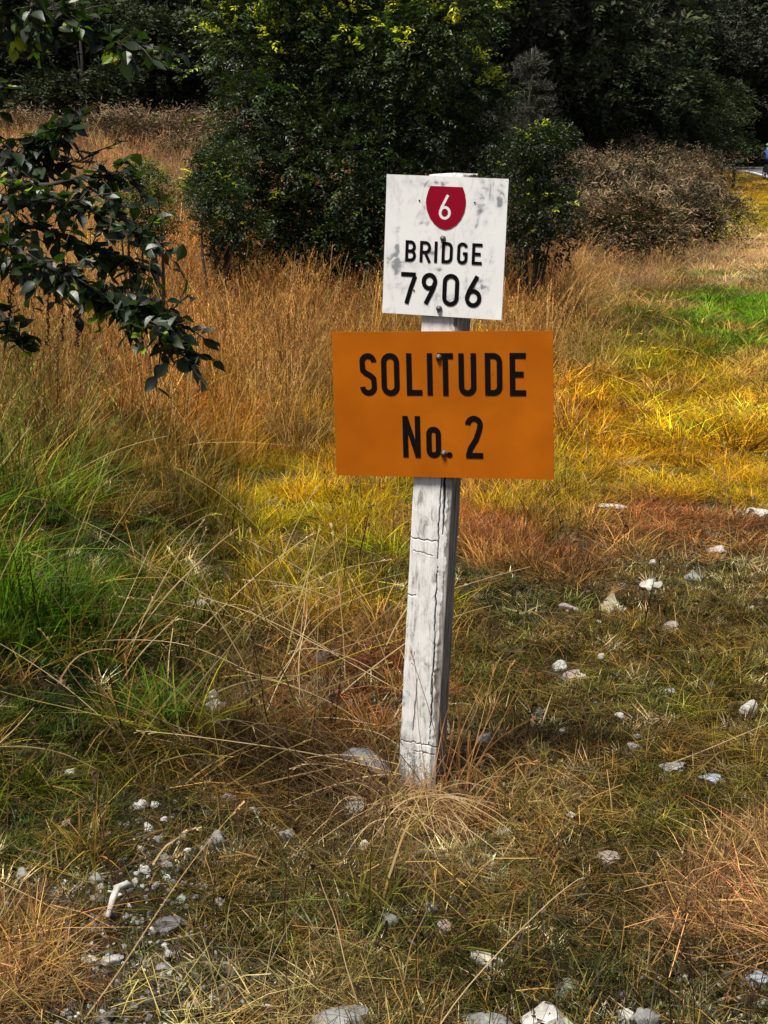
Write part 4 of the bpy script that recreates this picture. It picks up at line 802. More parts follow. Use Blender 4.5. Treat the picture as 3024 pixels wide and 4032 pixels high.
def crown(rs, lobes, per, slen, nl, lsize, col, tipcol=None, tip=0, flat=True, width=.42, droop=.3):
    """lobes: (x,y,z,rx,rz) masses of foliage; sprays point outward from each"""
    parts = []
    for (x, y, z, rx, rz, k) in lobes:
        n = int(per * k); d = shell(n, rs); rr = (.45 + .6 * rs.random(n) ** .6)[:, None]
        O = np.array([x, y, z]) + d * rr * [rx, rx, rz]; D = unit(d + rs.normal(0, .45, (n, 3)) + [0, 0, .25])
        tm = (rs.random(n) < tip * np.clip(d[:, 2] + .25, 0, 1)) * (rr[:, 0] > .75) if tip else np.zeros(n)
        parts.append(sprays(O, D, slen * (.6 + .7 * rs.random(n)), nl, lsize, rs, np.array(col) * np.exp(rs.normal(0, .12)), None if tipcol is None else np.array(tipcol), tm, flat, width, droop))
    return merge(parts)
def branching(rs, base, tips, r0, name, mat, parent, bend=.25, sides=6):
    """limbs running from the base to each foliage mass"""
    Vs, Qs, Ts = [], [], []
    for t in tips:
        a = Vector(base); b = Vector(t); m = (a + b) / 2 + Vector((rs.normal() * bend, rs.normal() * bend, abs(b.z - a.z) * .15)) * min(1, (b - a).length / 3)
        P = [a * (1 - s) ** 2 + m * 2 * s * (1 - s) + b * s * s for s in np.linspace(0, 1, 8)]; rad = [r0 * (1 - .85 * s) for s in np.linspace(0, 1, 8)]
        V, Q, T = bar('', P, rad, None, sides); o = len(Vs); Vs += [v[:] for v in V]; Qs += [tuple(i + o for i in q) for q in Q]; Ts += [tuple(i + o for i in q) for q in T]
    return link(name, mesh_np(name, np.array(Vs), Ts, Qs, smooth=True), mat, parent)
def foliage(name, data, mat, parent, kind='stuff'):
    V, Q, T, C = data; o = link(name, mesh_np(name, V, T, Q, {'col': np.clip(C, .002, .8)}), mat, parent); o['kind'] = kind; return o

# big leafy shrub right behind the signs
def big_shrub():
    rs = np.random.default_rng(21); D = 14.0; root_px = 1480; b = at(root_px, 1270, D); bx, by = b.x, D; gz = float(height(bx, by)); root = empty('leafy_shrub', (bx, by, gz))
    tag(root, 'large dark leafy shrub with bright yellow green shoots behind the white plate', 'shrub')
    lob = []                              # picture positions of the foliage masses, each with its own depth
    spots = [(1050,90,.42,1.2),(1250,40,.45,1.3),(1500,60,.45,1.3),(1750,80,.40,1.1),(1000,250,.36,1),(1180,260,.42,1),(1400,240,.45,1),(1620,230,.42,.9),(1800,330,.30,.8),(1900,420,.24,.6),(1000,430,.30,.8),(1200,480,.42,.9),(1430,460,.45,.9),(1650,480,.42,.8),
             (950,640,.34,.8),(1130,700,.45,.9),(1380,720,.48,.9),(1620,720,.42,.8),(1880,640,.34,.6),(860,760,.20,.6),(1000,880,.42,.8),(1250,940,.50,.9),(1500,960,.50,.8),(1750,900,.40,.7),(1100,1060,.38,.6),(1400,1080,.40,.6),(1000,-120,.4,1),(1350,-150,.55,1.2),(1700,-120,.45,1),(1850,30,.25,.6),(930,140,.2,.5),(1200,-330,.4,.9),(1520,-340,.5,1),(1020,980,.4,1.1),(1180,850,.5,1.1),(1330,1020,.5,1.2),(1520,1060,.48,1.2),(1700,1020,.42,1),(1300,840,.5,1.1),(1560,820,.5,1),(1830,880,.36,.9),(1290,600,.5,1),(1520,600,.5,1),(1740,620,.4,1),(1080,560,.4,.9)]
    for px, py, r, k in spots:
        p = at(px, py, D + rs.uniform(-.55, .5)); lob.append((p.x - bx, p.y - by, p.z - gz, r, r * .85, k))
    foliage('foliage', crown(rs, lob, 260, .17, 10,   .055, (.022, .036, .011), (.34, .42, .02), .0, flat=False), M_LEAF, root)
    up = [l for l in lob if l[2] > 2.1] + [lob[9], lob[8], lob[19]]
    up = [(x, y - .1, z + r * .2, r * 1.12, rz * 1.15, k) for x, y, z, r, rz, k in up]
    foliage('new_shoots', crown(rs, up, 105, .15, 10, .052, (.05, .08, .015), (.85, .85, .03), 1.1, flat=False), M_LEAF, root)
    foliage('stray_shoots', crown(rs, [(x, y - .05, z + r * .1, r * 1.2, rz * 1.2, k) for x, y, z, r, rz, k in lob], 16, .34, 14, .055, (.045, .075, .015), (.30, .40, .03), .35, flat=False, droop=.5), M_LEAF, root)
    branching(rs, (0, 0, 0), [l[:3] for l in lob[::2]], .035, 'branches', M_BARK, root)
big_shrub()
def shrub(name, lab, px, py, D, spots, leafcol, tipcol, tip, lsize, per, mat=M_LEAF, cat='shrub', r0=.02, seed=1, slen=.12, flat=False, ydj=.3):
    rs = np.random.default_rng(seed); b = at(px, py, D); gz = float(height(b.x, D)); root = empty(name, (b.x, D, gz)); tag(root, lab, cat); lob = []
    for x, y, r, k in spots: p = at(x, y, D + rs.uniform(-ydj, ydj)); lob.append((p.x - b.x, p.y - D, max(p.z - gz, r * .5), r, r * .8, k))
    foliage('foliage', crown(rs, lob, per, slen, 8, lsize, leafcol, tipcol, tip, flat=flat), mat, root)
    branching(rs, (0, 0, 0), [l[:3] for l in lob], r0, 'branches', M_BARK, root); return root
shrub('low_shrub', 'low dark shrub with yellow tips right of the white plate', 2080, 1050, 13.0, [(2010,620,.16,.8),(2120,570,.16,1),(2190,560,.14,.8),(2060,700,.22,1),(2160,690,.22,1),(2100,820,.26,1),(2180,830,.2,.8),(2050,940,.24,.9),(2150,960,.22,.8)], (.020, .030, .010), (.55, .58, .03), .10, .05, 190, seed=31)
shrub('small_leaved_bush', 'small leaved green bush among dry grass behind the overhanging branch', 610, 1050, 9.5, [(560,700,.10,1),(620,740,.10,.8),(520,780,.14,1),(600,830,.14,1),(480,860,.14,1),(560,920,.14,1),(640,900,.08,.7)], (.05, .085, .02), (.36, .36, .03), .4, .026, 150, seed=32, slen=.08, ydj=.15)
shrub('spreading_bush', 'spreading green leafed bush at the left foot of the big shrub', 860, 1060, 12.5, [(830,660,.12,1),(900,640,.16,1),(800,760,.14,1),(880,780,.20,1),(860,880,.18,1),(940,900,.2,1),(900,1000,.16,.8)], (.024, .040, .012), (.48, .50, .03), .08, .042, 190, seed=33)
# bare grey sapling
def sapling(px, top, base_py, D, seed, lab):
    rs = np.random.default_rng(seed); b = at(px, base_py, D); gz = float(height(b.x, D)); t = at(px + 10, top, D); h = t.z - gz; root = empty('twiggy_sapling', (b.x, D, gz)); tag(root, lab, 'sapling')
    tube('trunk', [(0, 0, 0), (.03, 0, h * .4), (-.02, .02, h * .75), (0, 0, h)], [.025, .018, .01, .003], M_GREYTWIG, 6, root)
    P, Dd, L, C = [], [], [], []
    for i in range(260):
        z = h * rs.uniform(.12, .98); a = rs.random() * 6.283; l = .16 + .55 * (1 - z / h) * rs.uniform(.6, 1.1); d = np.array([math.cos(a), math.sin(a), rs.uniform(.15, .6)])
        for k in range(16):
            q = np.array([0, 0, z]) + d * l * k / 16 + [0, 0, -.05 * (k / 16) ** 2]
            for s in range(3): P.append(q); Dd.append(d * .4 + rs.normal(0, .6, 3)); L.append(rs.uniform(.03, .08))
        P.append(np.array([0, 0, z])); Dd.append(d); L.append(l)
    P = np.array(P); Dd = unit(np.array(Dd)); L = np.array(L); n = len(P)
    foliage('twigs', leaf_flat(P, Dd, unit(rs.normal(0, 1, (n, 3))), L, np.full(n, .006), np.array([.060, .060, .045]) * np.exp(rs.normal(0, .3, (n, 1)))), M_FAR, root)
sapling(2075, 190, 1120, 16.5, 41, 'spindly grey twiggy sapling rising right of the big shrub')
sapling(1960, 330, 1120, 17.2, 42, 'shorter grey twiggy sapling pressed against the right side of the big shrub')

# bramble thickets
def thicket(px, D, w, h, seed, lab, col, col2, n=900, dy=None):
    rs = np.random.default_rng(seed); p = at(px, 600, D); x0 = p.x; gz = float(height(x0, D)); root = empty('bramble_thicket', (x0, D, gz)); tag(root, lab, 'bramble', 'bramble thickets'); dy = dy or w * .5
    lob = [(rs.uniform(-w, w) * .45, rs.uniform(-dy, dy) * .45, h * rs.uniform(.3, .62), w * rs.uniform(.16, .26), h * rs.uniform(.28, .40), 1) for _ in range(13)]
    A = crown(rs, lob, n / 8, .16, 8, .058, col, None, 0, True, .55); B = crown(rs, lob, n / 13, .26, 8, .055, col2, None, 0, True, .5); E_ = crown(rs, lob, n / 16, .42, 6, .12, (.28, .20, .11), None, 0, True, .12)
    V, Q, T, C = merge([A, B, E_]); V[:, 2] = np.maximum(V[:, 2], .02); foliage('foliage', (V, Q, T, C), M_FAR, root)
    branching(rs, (0, 0, 0), [l[:3] for l in lob], .012, 'canes', M_TWIG, root)
BRN = (.070, .046, .027); GRN = (.035, .042, .015); TNB = (.20, .12, .06)
thicket(2500, 44, 4.4, 1.85, 51, 'red brown bramble mound crowning the rise left of the road', BRN, GRN, 1900)
thicket(2380, 38, 3.6, 1.5, 52, 'dark brown bramble mound beside the big shrub in front of the round tree', BRN, GRN, 1500)
thicket(2630, 36, 1.9, 1.15, 53, 'bramble mound with brown leaves nearest the marker post', BRN, TNB, 1300)
thicket(2450, 29, 3.2, 1.45, 54, 'mixed brown and straw bramble in the middle of the right rise', BRN, TNB, 1600)
thicket(2620, 24, 2.1, 1.0, 55, 'low dark bramble patch above the bright green grass', (.07, .05, .03), GRN, 1100)
thicket(2360, 21, 1.9, 1.0, 56, 'low dark green and tan bramble just right of the small shrub', GRN, TNB, 1000)
thicket(2290, 27, 2.6, 1.4, 60, 'dark reddish brown bramble filling the gap behind the small shrub', BRN, GRN, 1400)
thicket(680, 27, 3.2, .9, 57, 'brown bramble strip along the top of the left bank', (.14, .08, .045), GRN, 1500)
thicket(930, 25, 2.2, .8, 58, 'brown bramble patch at the left shoulder of the big shrub', (.13, .07, .04), GRN, 1200)
thicket(250, 30, 3.2, .8, 59, 'thin brown bramble under the far left trees', (.15, .10, .05), TNB, 1100)

# woodland trees: four kinds of crown, copied with their own size and turn
def tree_kind(seed, h, w, col, lsize, n, style):
    rs = np.random.default_rng(seed); lob = []
    for i in range(46):
        z = h * rs.uniform(.10, .97) if style != 'round' else h * rs.uniform(.25, .95); t = z / h
        prof = {'round': math.sin(math.pi * min(1, max(0, (t - .1) / .98))) ** .6, 'cone': (1.05 - t), 'broad': (math.sin(math.pi * (t * .75 + .2))) ** .7, 'drape': (1.15 - t) * .9}[style]
        a = rs.random() * 6.283; r = w / 2 * prof * rs.uniform(.35, 1); k = w * rs.uniform(.09, .17); lob.append((r * math.cos(a), r * math.sin(a), z, k, k * (.7 if style != 'drape' else .9), 1))
    V, Q, T, C = crown(rs, lob, n / 46, .55, 8, lsize, col, None, 0, True, .55, .45 if style != 'drape' else 1.1)
    cm = mesh_np('crown', V, T, Q, {'col': np.clip(C, .002, .5)}); cm.materials.append(M_FAR)
    Vs, Qs, Ts = [], [], []
    def add(P, rad):
        V, Q, T = bar('', P, rad, None, 7); o = len(Vs); Vs.extend(v[:] for v in V); Qs.extend(tuple(i + o for i in q) for q in Q); Ts.extend(tuple(i + o for i in q) for q in T)
    add([(0, 0, -.3), (.05 * w * .3, 0, h * .3), (0, .1, h * .6), (0, 0, h * .92)], [.022 * h, .016 * h, .010 * h, .003 * h])
    for l in lob[::3]: add([(0, 0, l[2] * .55), (l[0] * .5, l[1] * .5, l[2] * .75), l[:3]], [.008 * h, .005 * h, .002 * h])
    tm = mesh_np('trunk', np.array(Vs), Ts, Qs, smooth=True); tm.materials.append(M_BARK); return cm, tm
KINDS = [tree_kind(61, 8, 6, (.030, .042, .014), .20, 3000, 'broad'), tree_kind(62, 7, 6, (.040, .052, .022), .22, 3000, 'round'), tree_kind(63, 9, 5, (.024, .032, .018), .18, 3000, 'cone'), tree_kind(64, 8, 7, (.046, .060, .018), .20, 3200, 'drape'), tree_kind(65, 8, 6.5, (.036, .040, .024), .22, 3000, 'round')]
def tree(px, D, kind, s, sz, lab, rz):
    x = at(px, 600, D).x; root = empty('woodland_tree', (x, D, float(height(x, D)) - .1), rz); root.scale = (s, s, sz); tag(root, lab, 'tree', 'woodland trees behind the verge')
    cm, tm = KINDS[kind]; link('trunk', tm, None, root); c = link('crown', cm, None, root); c['kind'] = 'stuff'
TREES = [(-80,35,0,.8,.9,'near black tree at the far left edge behind the overhanging branch'),(180,36,2,.75,.85,'dark narrow tree second from the left edge'),(330,33,1,.55,.45,'lower rounded bushy tree at the left above the bramble strip'),
 (520,36,0,.75,.85,'broad dark tree standing above the left bank'),(640,33,1,.5,.42,'green rounded low tree touching the bramble strip'),(800,37,4,.8,.9,'tall dull green tree left of the big shrub'),(960,34,0,.5,.45,'dim low tree tucked behind the left side of the big shrub'),
 (1150,39,2,.85,.95,'tree hidden mostly behind the top left of the big shrub'),(1500,41,0,.9,1,'tree hidden behind the middle of the big shrub'),(1850,42,4,.9,1,'dark tree behind the twiggy saplings'),(2080,45,1,.95,1.05,'grey green tree above the twiggy saplings'),
 (2250,52,4,1,1.1,'feathery grey green tree left of the rounded tree'),(2450,50,1,.72,.66,'rounded grey leafed tree standing above the bramble mound'),(2330,47,3,.45,.35,'low drooping tree at the foot of the rounded one'),(2620,58,0,.6,.5,'low dark tree right of the rounded one'),
 (2700,95,3,1.1,.75,'trailing green tree nearest the road bend on its left'),(2830,118,3,1.2,.7,'green creeper covered tree at the end of the road'),(2960,140,3,1.5,.85,'creeper hung tree right behind the road surface'),(2640,110,0,1.6,1.5,'high black tree behind the trailing green one'),(2900,150,2,1.9,1.9,'tall black tree on the hillside above the road'),
 (3080,135,0,1.6,1.4,'dark tree at the right edge beyond the cyclist'),(2480,90,2,1.5,1.5,'tall shadowy tree high behind the rounded tree'),(2780,135,4,1.8,1.7,'grey leafed tree high on the hillside to the right')]
for i, (px, D, k, s, sz, lab) in enumerate(TREES): tree(px, D, k, s, sz, lab, i * 2.3)
def wood():
    P = []; rs = np.random.default_rng(5)
    for _ in range(5000):
        y = rs.uniform(38, 250); x = rs.uniform(-.42, .46) * y
        if x < -4 - .0 * y or y > 60: pass
        if x > road_left(min(y, 118)) - 9 and y < 140: continue
        if y < 62 and x > 9: continue
        if y < 43 and abs(x) < 30 and x > -.3 * y: continue
        if y < 95 and x > .165 * y: continue
        if all((x - q[0]) ** 2 + (y - q[1]) ** 2 > (2.6 + y * .018) ** 2 for q in P): P.append((x, y))
        if len(P) > 620: break
    P = np.array(P); n = len(P); s = rs.uniform(.9, 1.5, n) * (1 + P[:, 1] / 300)
    ms = []
    for cm, tm in KINDS[:3] + KINDS[4:]:
        m2 = cm.copy(); m2.name = 'wood_tree'; m2.materials.clear(); ms.append(m2)
    c = sources('wood_trees', ms, M_FARI)
    scatter('woodland', c, np.stack([P[:, 0], P[:, 1], height(P[:, 0], P[:, 1]) - .3], 1), np.stack([np.zeros(n), np.zeros(n), rs.random(n) * 6.3], 1), np.stack([s, s, s * rs.uniform(.9, 1.3, n)], 1), rs.integers(0, 4, n), np.ones((n, 3)) * np.exp(rs.normal(0, .2, (n, 1))), label='dense dark wood filling the hillside behind', cat='wood')
wood()

# ---------------------------------------------------------------- overhanging tree at the left, near the camera
def near_tree():
    rs = np.random.default_rng(91); D0 = 3.3; tx, ty = -1.75, 3.7; gz = float(height(tx, ty)); root = empty('overhanging_tree', (tx, ty, gz)); tag(root, 'glossy dark leaved tree reaching branches in from the left edge', 'tree'); o3 = Vector((tx, ty, gz))
    trunk = [Vector(v) for v in ((0, 0, -.1), (.04, 0, .6), (-.03, .03, 1.3), (.06, 0, 2.0), (.02, 0, 2.7))]
    tube('trunk', trunk, [.075, .062, .052, .038, .015], M_BARK, 10, root)
    BR = [  # picture path, depth, side twigs (count, length)
     ([(-300,420),(0,600),(150,660),(330,640)], 3.35, 12, .10), ([(-300,560),(0,720),(200,720),(400,690),(520,700)], 3.25, 16, .11), ([(-300,700),(0,800),(220,790),(400,830),(560,890),(620,960)], 3.2, 20, .12),
     ([(-300,760),(0,890),(180,900),(330,960),(420,1010),(560,1050)], 3.3, 18, .10), ([(-300,850),(0,960),(180,1050),(330,1120),(470,1200),(580,1270),(670,1335),(750,1400)], 3.15, 30, .10),
     ([(-300,860),(0,1010),(120,1060),(230,1100)], 3.4, 12, .10), ([(250,1110),(400,1150),(560,1190),(690,1270)], 3.2, 16, .08), ([(-300,900),(-60,1150),(20,1260),(60,1330),(95,1385)], 3.25, 7, .07),
     ([(-300,-60),(0,40),(180,90),(330,130),(470,180),(560,165)], 3.3, 24, .09), ([(-300,-160),(0,-20),(140,20),(240,50),(290,60)], 3.25, 14, .09), ([(-300,300),(-80,330),(0,345),(30,340)], 3.3, 5, .06), ([(-300,-200),(-50,60),(60,130),(130,150)], 3.4, 8, .08), ([(60,700),(180,560),(240,500),(290,480)], 3.28, 8, .06), ([(-300,640),(-40,690),(80,610),(160,520)], 3.3, 10, .07)]
    Vs, Qs, Ts = [], [], []; LV = []
    def add(P, rad, sides=6):
        V, Q, T = bar('', P, rad, None, sides); o = len(Vs); Vs.extend(v[:] for v in V); Qs.extend(tuple(i + o for i in q) for q in Q); Ts.extend(tuple(i + o for i in q) for q in T)
    def leafat(p, d, nrm, L, young): LV.append((p, d, nrm, L, young))
    for path, D, tw, tl in BR:
        P = [at(x, y, D + .05 * math.sin(i * 2.1)) - o3 for i, (x, y) in enumerate(path)]
        if path[0][0] < -100: P = [trunk[2].lerp(trunk[3], min(1, max(0, (P[0].z - 1.0) / 1.2)))] + P
        Pf = []
        for i in range(len(P) - 1):
            for k in range(5): Pf.append(P[i].lerp(P[i + 1], k / 5) + Vector((rs.normal(), rs.normal(), rs.normal())) * .003)
        Pf.append(P[-1]); n = len(Pf); add(Pf, [.0085 * (1 - i / n) + .0012 for i in range(n)])
        L_ = len(Pf); i0 = int(L_ * .22)
        for k in range(tw):
            f = i0 + (L_ - 1 - i0) * (k + rs.random()) / tw; i = min(int(f), L_ - 2); p = Pf[i].lerp(Pf[i + 1], f - i); t = (Pf[i + 1] - Pf[i]).normalized()
            side = Vector((rs.normal() * .6, rs.normal() * .6, rs.normal() * .55 - .12)); d = (t * .75 + side).normalized(); q = p + d * tl * rs.uniform(.4, 1.1) + Vector((0, 0, -.012)); add([p, p.lerp(q, .5) + Vector((0, 0, .004)), q], [.0022, .0015, .0008], 4)
            m = int(rs.integers(4, 8)); young = rs.random() < (.55 if (path[0][1] < 60 and path[0][0] < 0) else .13)
            for j in range(m):
                s = (j + .7) / m; pp = p.lerp(q, s); az = Vector((rs.normal(), rs.normal(), 0)).normalized(); dd = (d * .5 + az * .7 + Vector((0, 0, rs.uniform(-.85, .35)))).normalized(); leafat(pp, dd, Vector((rs.normal() * .5, rs.normal() * .5 - .2, 1)).normalized(), rs.uniform(.024, .046) * (.8 if young else 1), young)
        for j in range(int(tw * 5)):
            f = i0 + (L_ - 1 - i0) * rs.random(); i = min(int(f), L_ - 2); p = Pf[i].lerp(Pf[i + 1], f - i); q = p + Vector((rs.normal(), rs.normal(), rs.normal() * .8)).normalized() * tl * .55 * rs.random(); add([p, q], [.0013, .0008], 3); leafat(q, Vector((rs.normal() * .7, rs.normal() * .7, rs.uniform(-1.1, .3))).normalized(), Vector((rs.normal() * .5, rs.normal() * .5, 1)).normalized(), rs.uniform(.025, .048), False)
        for j in range(3): leafat(Pf[-1], ((Pf[-1] - Pf[-3]).normalized() + Vector((rs.normal(), rs.normal(), rs.normal())) * .4).normalized(), Vector((0, -.3, 1)), rs.uniform(.022, .036), True if rs.random() < .3 else False)
    link('branches', mesh_np('branches', np.array(Vs), Ts, Qs, smooth=True), M_BARK, root)
    # leaf shapes: pointed oval, curved along and folded across
    def leafshape(seed, col):
        r = random.Random(seed); V = []; F = []; n = 6; cur = r.uniform(-.25, .3); fold = r.uniform(.15, .5); tw = r.uniform(-.3, .3); prof = [0, .36, .56, .58, .44, .20, 0]
        for i in range(n + 1):
            t = i / n; w = prof[i] * .50; z = -cur * t * t; row = []
            for s in (-1, 0, 1): V.append((s * w, t, z + (abs(s) * w * fold) + s * w * tw * t))
        for i in range(n):
            a = 3 * i; F += [(a, a + 1, a + 4, a + 3), (a + 1, a + 2, a + 5, a + 4)]
        me = mesh_np('leaf', np.array(V), None, F, {'col': np.tile(np.array(col), (len(V), 1))}, smooth=True); me.materials.append(M_GLOSS); return me
    old = [leafshape(i, np.array((.018, .032, .009)) * (0.5 + .25 * i)) for i in range(6)]; new = [leafshape(20 + i, c) for i, c in enumerate([(.10, .19, .012), (.20, .30, .015), (.40, .42, .02), (.07, .13, .015)])]
    LV.sort(key=lambda l: -l[3] * (1.0 if l[0].x + o3.x > -.25 * (l[0].y + o3.y) else .3))
    def mat_of(p, d, nrm, L):
        s = d.cross(nrm).normalized(); n2 = s.cross(d).normalized(); M = Matrix((s, d, n2)).transposed().to_4x4(); M = M @ Matrix.Scale(L, 4); M.translation = p; return M
    rest = []
    for i, (p, d, nrm, L, young) in enumerate(LV):
        me = random.choice(new if young else old); M = mat_of(p, d, nrm, L)
        if i < 300: o = bpy.data.objects.new('leaf', me); COL.objects.link(o); o.parent = root; o.matrix_local = M
        else: rest.append((me, M))
    parts = []
    for me, M in rest:
        V = np.array([(M @ v.co)[:] for v in me.vertices]); C = np.array([me.attributes['col'].data[k].color[:3] for k in range(len(V))]); parts.append((V, np.array([p.vertices[:] for p in me.polygons]), None, C))
    foliage('leaves', merge(parts), M_GLOSS, root)
    # hanging seed strings
    M_SEED = simple('seed_string', (.07, .035, .02), .7)
    for px, y0, y1 in ((190, 1150, 1365), (247, 1190, 1345), (306, 1260, 1365), (40, 1140, 1250)):
        a = at(px, y0, 3.25) - o3; b = at(px - 3, y1, 3.25) - o3; bm = bmesh.new(); n = 26
        for k in range(n):
            p = a.lerp(b, k / n) + Vector((rs.normal() * .0022, rs.normal() * .0022, 0)); bmesh.ops.create_icosphere(bm, subdivisions=1, radius=.0028 * rs.uniform(.6, 1.2), matrix=Matrix.Translation(p))
        for s in (0,):
            V, Q, T = bar('', [a, (a + b) / 2 + Vector((.002, 0, 0)), b], [.0008] * 3, None, 4); vs = [bm.verts.new(v) for v in V]
            for q in Q: bm.faces.new([vs[i] for i in q])
        from_bm('seed_string', bm, M_SEED, root)
near_tree()

# ---------------------------------------------------------------- small flowers on the right
M_YEL = simple('yellow_petals', (.75, .50, .01), .6); M_GST = simple('flower_stem', (.10, .16, .03), .7)
for i, (px, py) in enumerate([(2440, 1300), (2475, 1320), (2520, 1315), (2525, 1345), (2570, 1370), (2590, 1185), (2560, 1225), (2515, 1455), (2740, 1040), (2580, 1395)]):
    g = ground(px, py + 70); root = empty('yellow_flower', g); tag(root, 'small yellow wildflower on a thin stem in the green grass', 'flower', 'yellow wildflowers in the grass on the right'); p = at(px, py, g.y) - g; h = max(p.z, .12)
    tube('stem', [(0, 0, 0), (.01, 0, h * .5), (0, 0, h)], [.003, .0025, .002], M_GST, 4, root)
    bm = bmesh.new()
    for k in range(10):
        a = k * .6283; c, s = math.cos(a), math.sin(a); f = [bm.verts.new(v) for v in ((0, 0, h), (c * .012 - s * .005, s * .012 + c * .005, h + .004), (c * .024, s * .024, h + .002), (c * .012 + s * .005, s * .012 - c * .005, h + .004))]; bm.faces.new(f)
    from_bm('petals', bm, M_YEL, root)

# ---------------------------------------------------------------- marker post by the road
g = ground(2885, 745); mx, my = g.x, g.y
g = at(2886, 752, 58); mr = empty('marker_post', (g.x, 58, float(height(g.x, 58)))); tag(mr, 'dark green roadside marker post with a small dark board at its top', 'marker post')
M_GPOST = simple('marker_green', (.03, .045, .04), .7, var=.4); M_BOARD = simple('marker_board', (.012, .014, .013), .6)
h = at(2886, 622, 58).z - mr.location.z
def box(name, sx, sy, z0, z1, mat, parent, x=0, y=0):
    bm = bmesh.new(); bmesh.ops.create_cube(bm, size=1, matrix=Matrix.Translation((x, y, (z0 + z1) / 2)) @ Matrix.Diagonal((sx, sy, z1 - z0, 1))); bmesh.ops.bevel(bm, geom=bm.edges[:], offset=min(sx, sy) * .12, segments=1, affect='EDGES')
    return from_bm(name, bm, mat, parent)
box('post', .10, .07, -.1, h - .05, M_GPOST, mr); box('board', .33, .03, h - .17, h, M_BOARD, mr, 0, -.055)

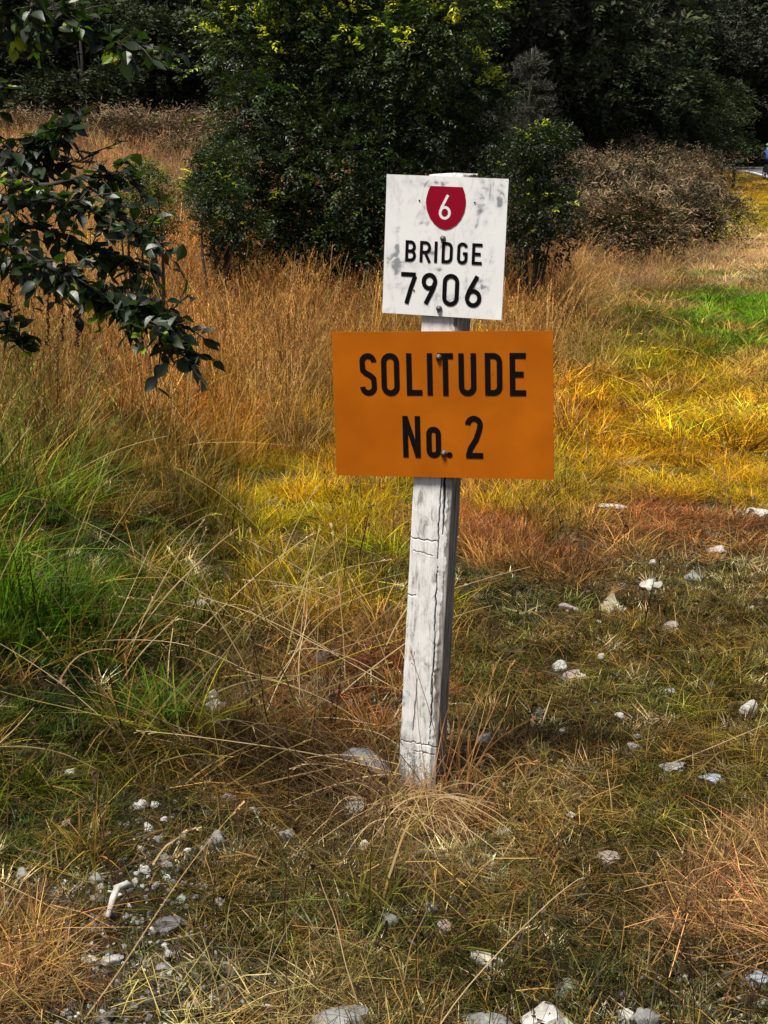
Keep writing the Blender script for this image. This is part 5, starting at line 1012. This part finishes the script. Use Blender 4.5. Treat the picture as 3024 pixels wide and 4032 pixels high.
# ---------------------------------------------------------------- cyclist at the right edge
def cyclist():
    y = 76.0; x = at(3019, 700, y).x
    bike = empty('bicycle', (x, y, .02)); tag(bike, 'loaded touring bicycle on the road under the rider in blue', 'bicycle')
    blk = simple('tyre_rubber', (.015, .015, .015), .8); fr = simple('bike_frame', (.03, .03, .035), .4, .3); bag = simple('pannier_fabric', (.02, .02, .025), .8); skin = simple('skin', (.45, .27, .19), .6); blue = simple('blue_jersey', (.02, .09, .34), .7); shorts = simple('black_shorts', (.015, .015, .018), .8); hel = simple('green_helmet', (.15, .65, .30), .4)
    def torus(name, c, Rr, r, par, mat):
        V = []; Q = []; n, m = 32, 8
        for i in range(n):
            for j in range(m):
                a = 6.2832 * i / n; b = 6.2832 * j / m; rr = Rr + r * math.cos(b); V.append((c[0] + r * math.sin(b), c[1] + rr * math.cos(a), c[2] + rr * math.sin(a)))
        for i in range(n):
            for j in range(m): Q.append((i * m + j, i * m + (j + 1) % m, (i + 1) % n * m + (j + 1) % m, (i + 1) % n * m + j))
        return link(name, mesh_np(name, np.array(V), None, Q, smooth=True), mat, par)
    for wy in (-.52, .52):
        w = torus('wheel', (0, wy, .345), .325, .022, bike, blk); Vs = []
        bm = bmesh.new()
        for k in range(14):
            a = k * .4488; V, Q, T = bar('', [(0, wy, .345), (0, wy + .31 * math.cos(a), .345 + .31 * math.sin(a))], [.002, .002], None, 3); vs = [bm.verts.new(v) for v in V]
            for q in Q: bm.faces.new([vs[i] for i in q])
        from_bm('spokes', bm, fr, w)
    joints = dict(bb=(0, -.08, .28), seat=(0, -.28, .82), head=(0, .36, .86), rear=(0, -.52, .345), front=(0, .52, .345), bars=(0, .40, .98))
    for a, b in (('bb', 'seat'), ('bb', 'head'), ('seat', 'head'), ('bb', 'rear'), ('seat', 'rear'), ('head', 'front'), ('head', 'bars')): tube('frame_tube', [joints[a], joints[b]], [.018, .018], fr, 8, bike)
    tube('handlebar', [(-.28, .42, .98), (0, .40, 1.0), (.28, .42, .98)], [.014] * 3, fr, 8, bike); tube('saddle', [(0, -.42, .92), (0, -.28, .93), (0, -.14, .92)], [.06, .055, .02], blk, 8, bike, .5)
    for sx in (-.19, .19): box('pannier', .16, .34, .36, .72, bag, bike, sx, -.55)
    p = empty('person', (x, y, .02)); tag(p, 'cyclist in a blue top and green helmet riding along the road at the right edge', 'person')
    # one continuous body grown round a skeleton
    J = {'pel': (0, -.28, .96, .14), 'waist': (0, -.20, 1.10, .125), 'chest': (0, -.02, 1.30, .15), 'neck': (0, .08, 1.43, .055), 'hd': (0, .13, 1.53, .085), 'top': (0, .14, 1.62, .08),
         'ls': (-.17, .03, 1.36, .06), 'le': (-.25, .20, 1.16, .042), 'lw': (-.24, .36, 1.02, .03), 'lh': (-.24, .42, 1.0, .035), 'rs': (.17, .03, 1.36, .06), 're': (.25, .20, 1.16, .042), 'rw': (.24, .36, 1.02, .03), 'rh': (.24, .42, 1.0, .035),
         'lp': (-.10, -.24, .92, .10), 'lk': (-.11, .12, .66, .065), 'la': (-.11, -.06, .26, .04), 'lt': (-.11, .08, .19, .04), 'rp': (.10, -.24, .92, .10), 'rk': (.11, .16, .84, .065), 'ra': (.11, .02, .46, .04), 'rt': (.11, .15, .40, .04)}
    E = [('pel', 'waist'), ('waist', 'chest'), ('chest', 'neck'), ('neck', 'hd'), ('hd', 'top'), ('chest', 'ls'), ('ls', 'le'), ('le', 'lw'), ('lw', 'lh'), ('chest', 'rs'), ('rs', 're'), ('re', 'rw'), ('rw', 'rh'), ('pel', 'lp'), ('lp', 'lk'), ('lk', 'la'), ('la', 'lt'), ('pel', 'rp'), ('rp', 'rk'), ('rk', 'ra'), ('ra', 'rt')]
    keys = list(J); me = bpy.data.meshes.new('body'); me.from_pydata([J[k][:3] for k in keys], [(keys.index(a), keys.index(b)) for a, b in E], []); body = link('body', me, skin, p); me.materials.append(blue); me.materials.append(shorts)
    sk = body.modifiers.new('skin', 'SKIN'); lay = me.skin_vertices[0] if me.skin_vertices else None
    if lay:
        for i, k in enumerate(keys): lay.data[i].radius = (J[k][3], J[k][3])
        lay.data[0].use_root = True
    body.modifiers.new('sub', 'SUBSURF').levels = 2; body.modifiers['sub'].render_levels = 2
    dg = bpy.context.evaluated_depsgraph_get(); bm2 = bpy.data.meshes.new_from_object(body.evaluated_get(dg)); body.modifiers.clear(); body.data = bm2; bm2.name = 'body'
    bm2.materials.clear()
    for m_ in (skin, blue, shorts): bm2.materials.append(m_)
    for f in bm2.polygons:
        f.use_smooth = True; c = f.center
        f.material_index = 0 if (c.z > 1.43 or c.z < .62 or abs(c.x) > .22) else (2 if c.z < 1.02 else 1)
    V, T = ico(2); Vh = V * [.105, .14, .085]; Vh[:, 2] = np.maximum(Vh[:, 2], -.02); hm = link('helmet', mesh_np('helmet', Vh, T, smooth=True), hel, p); hm.location = (0, .14, 1.63)
cyclist()
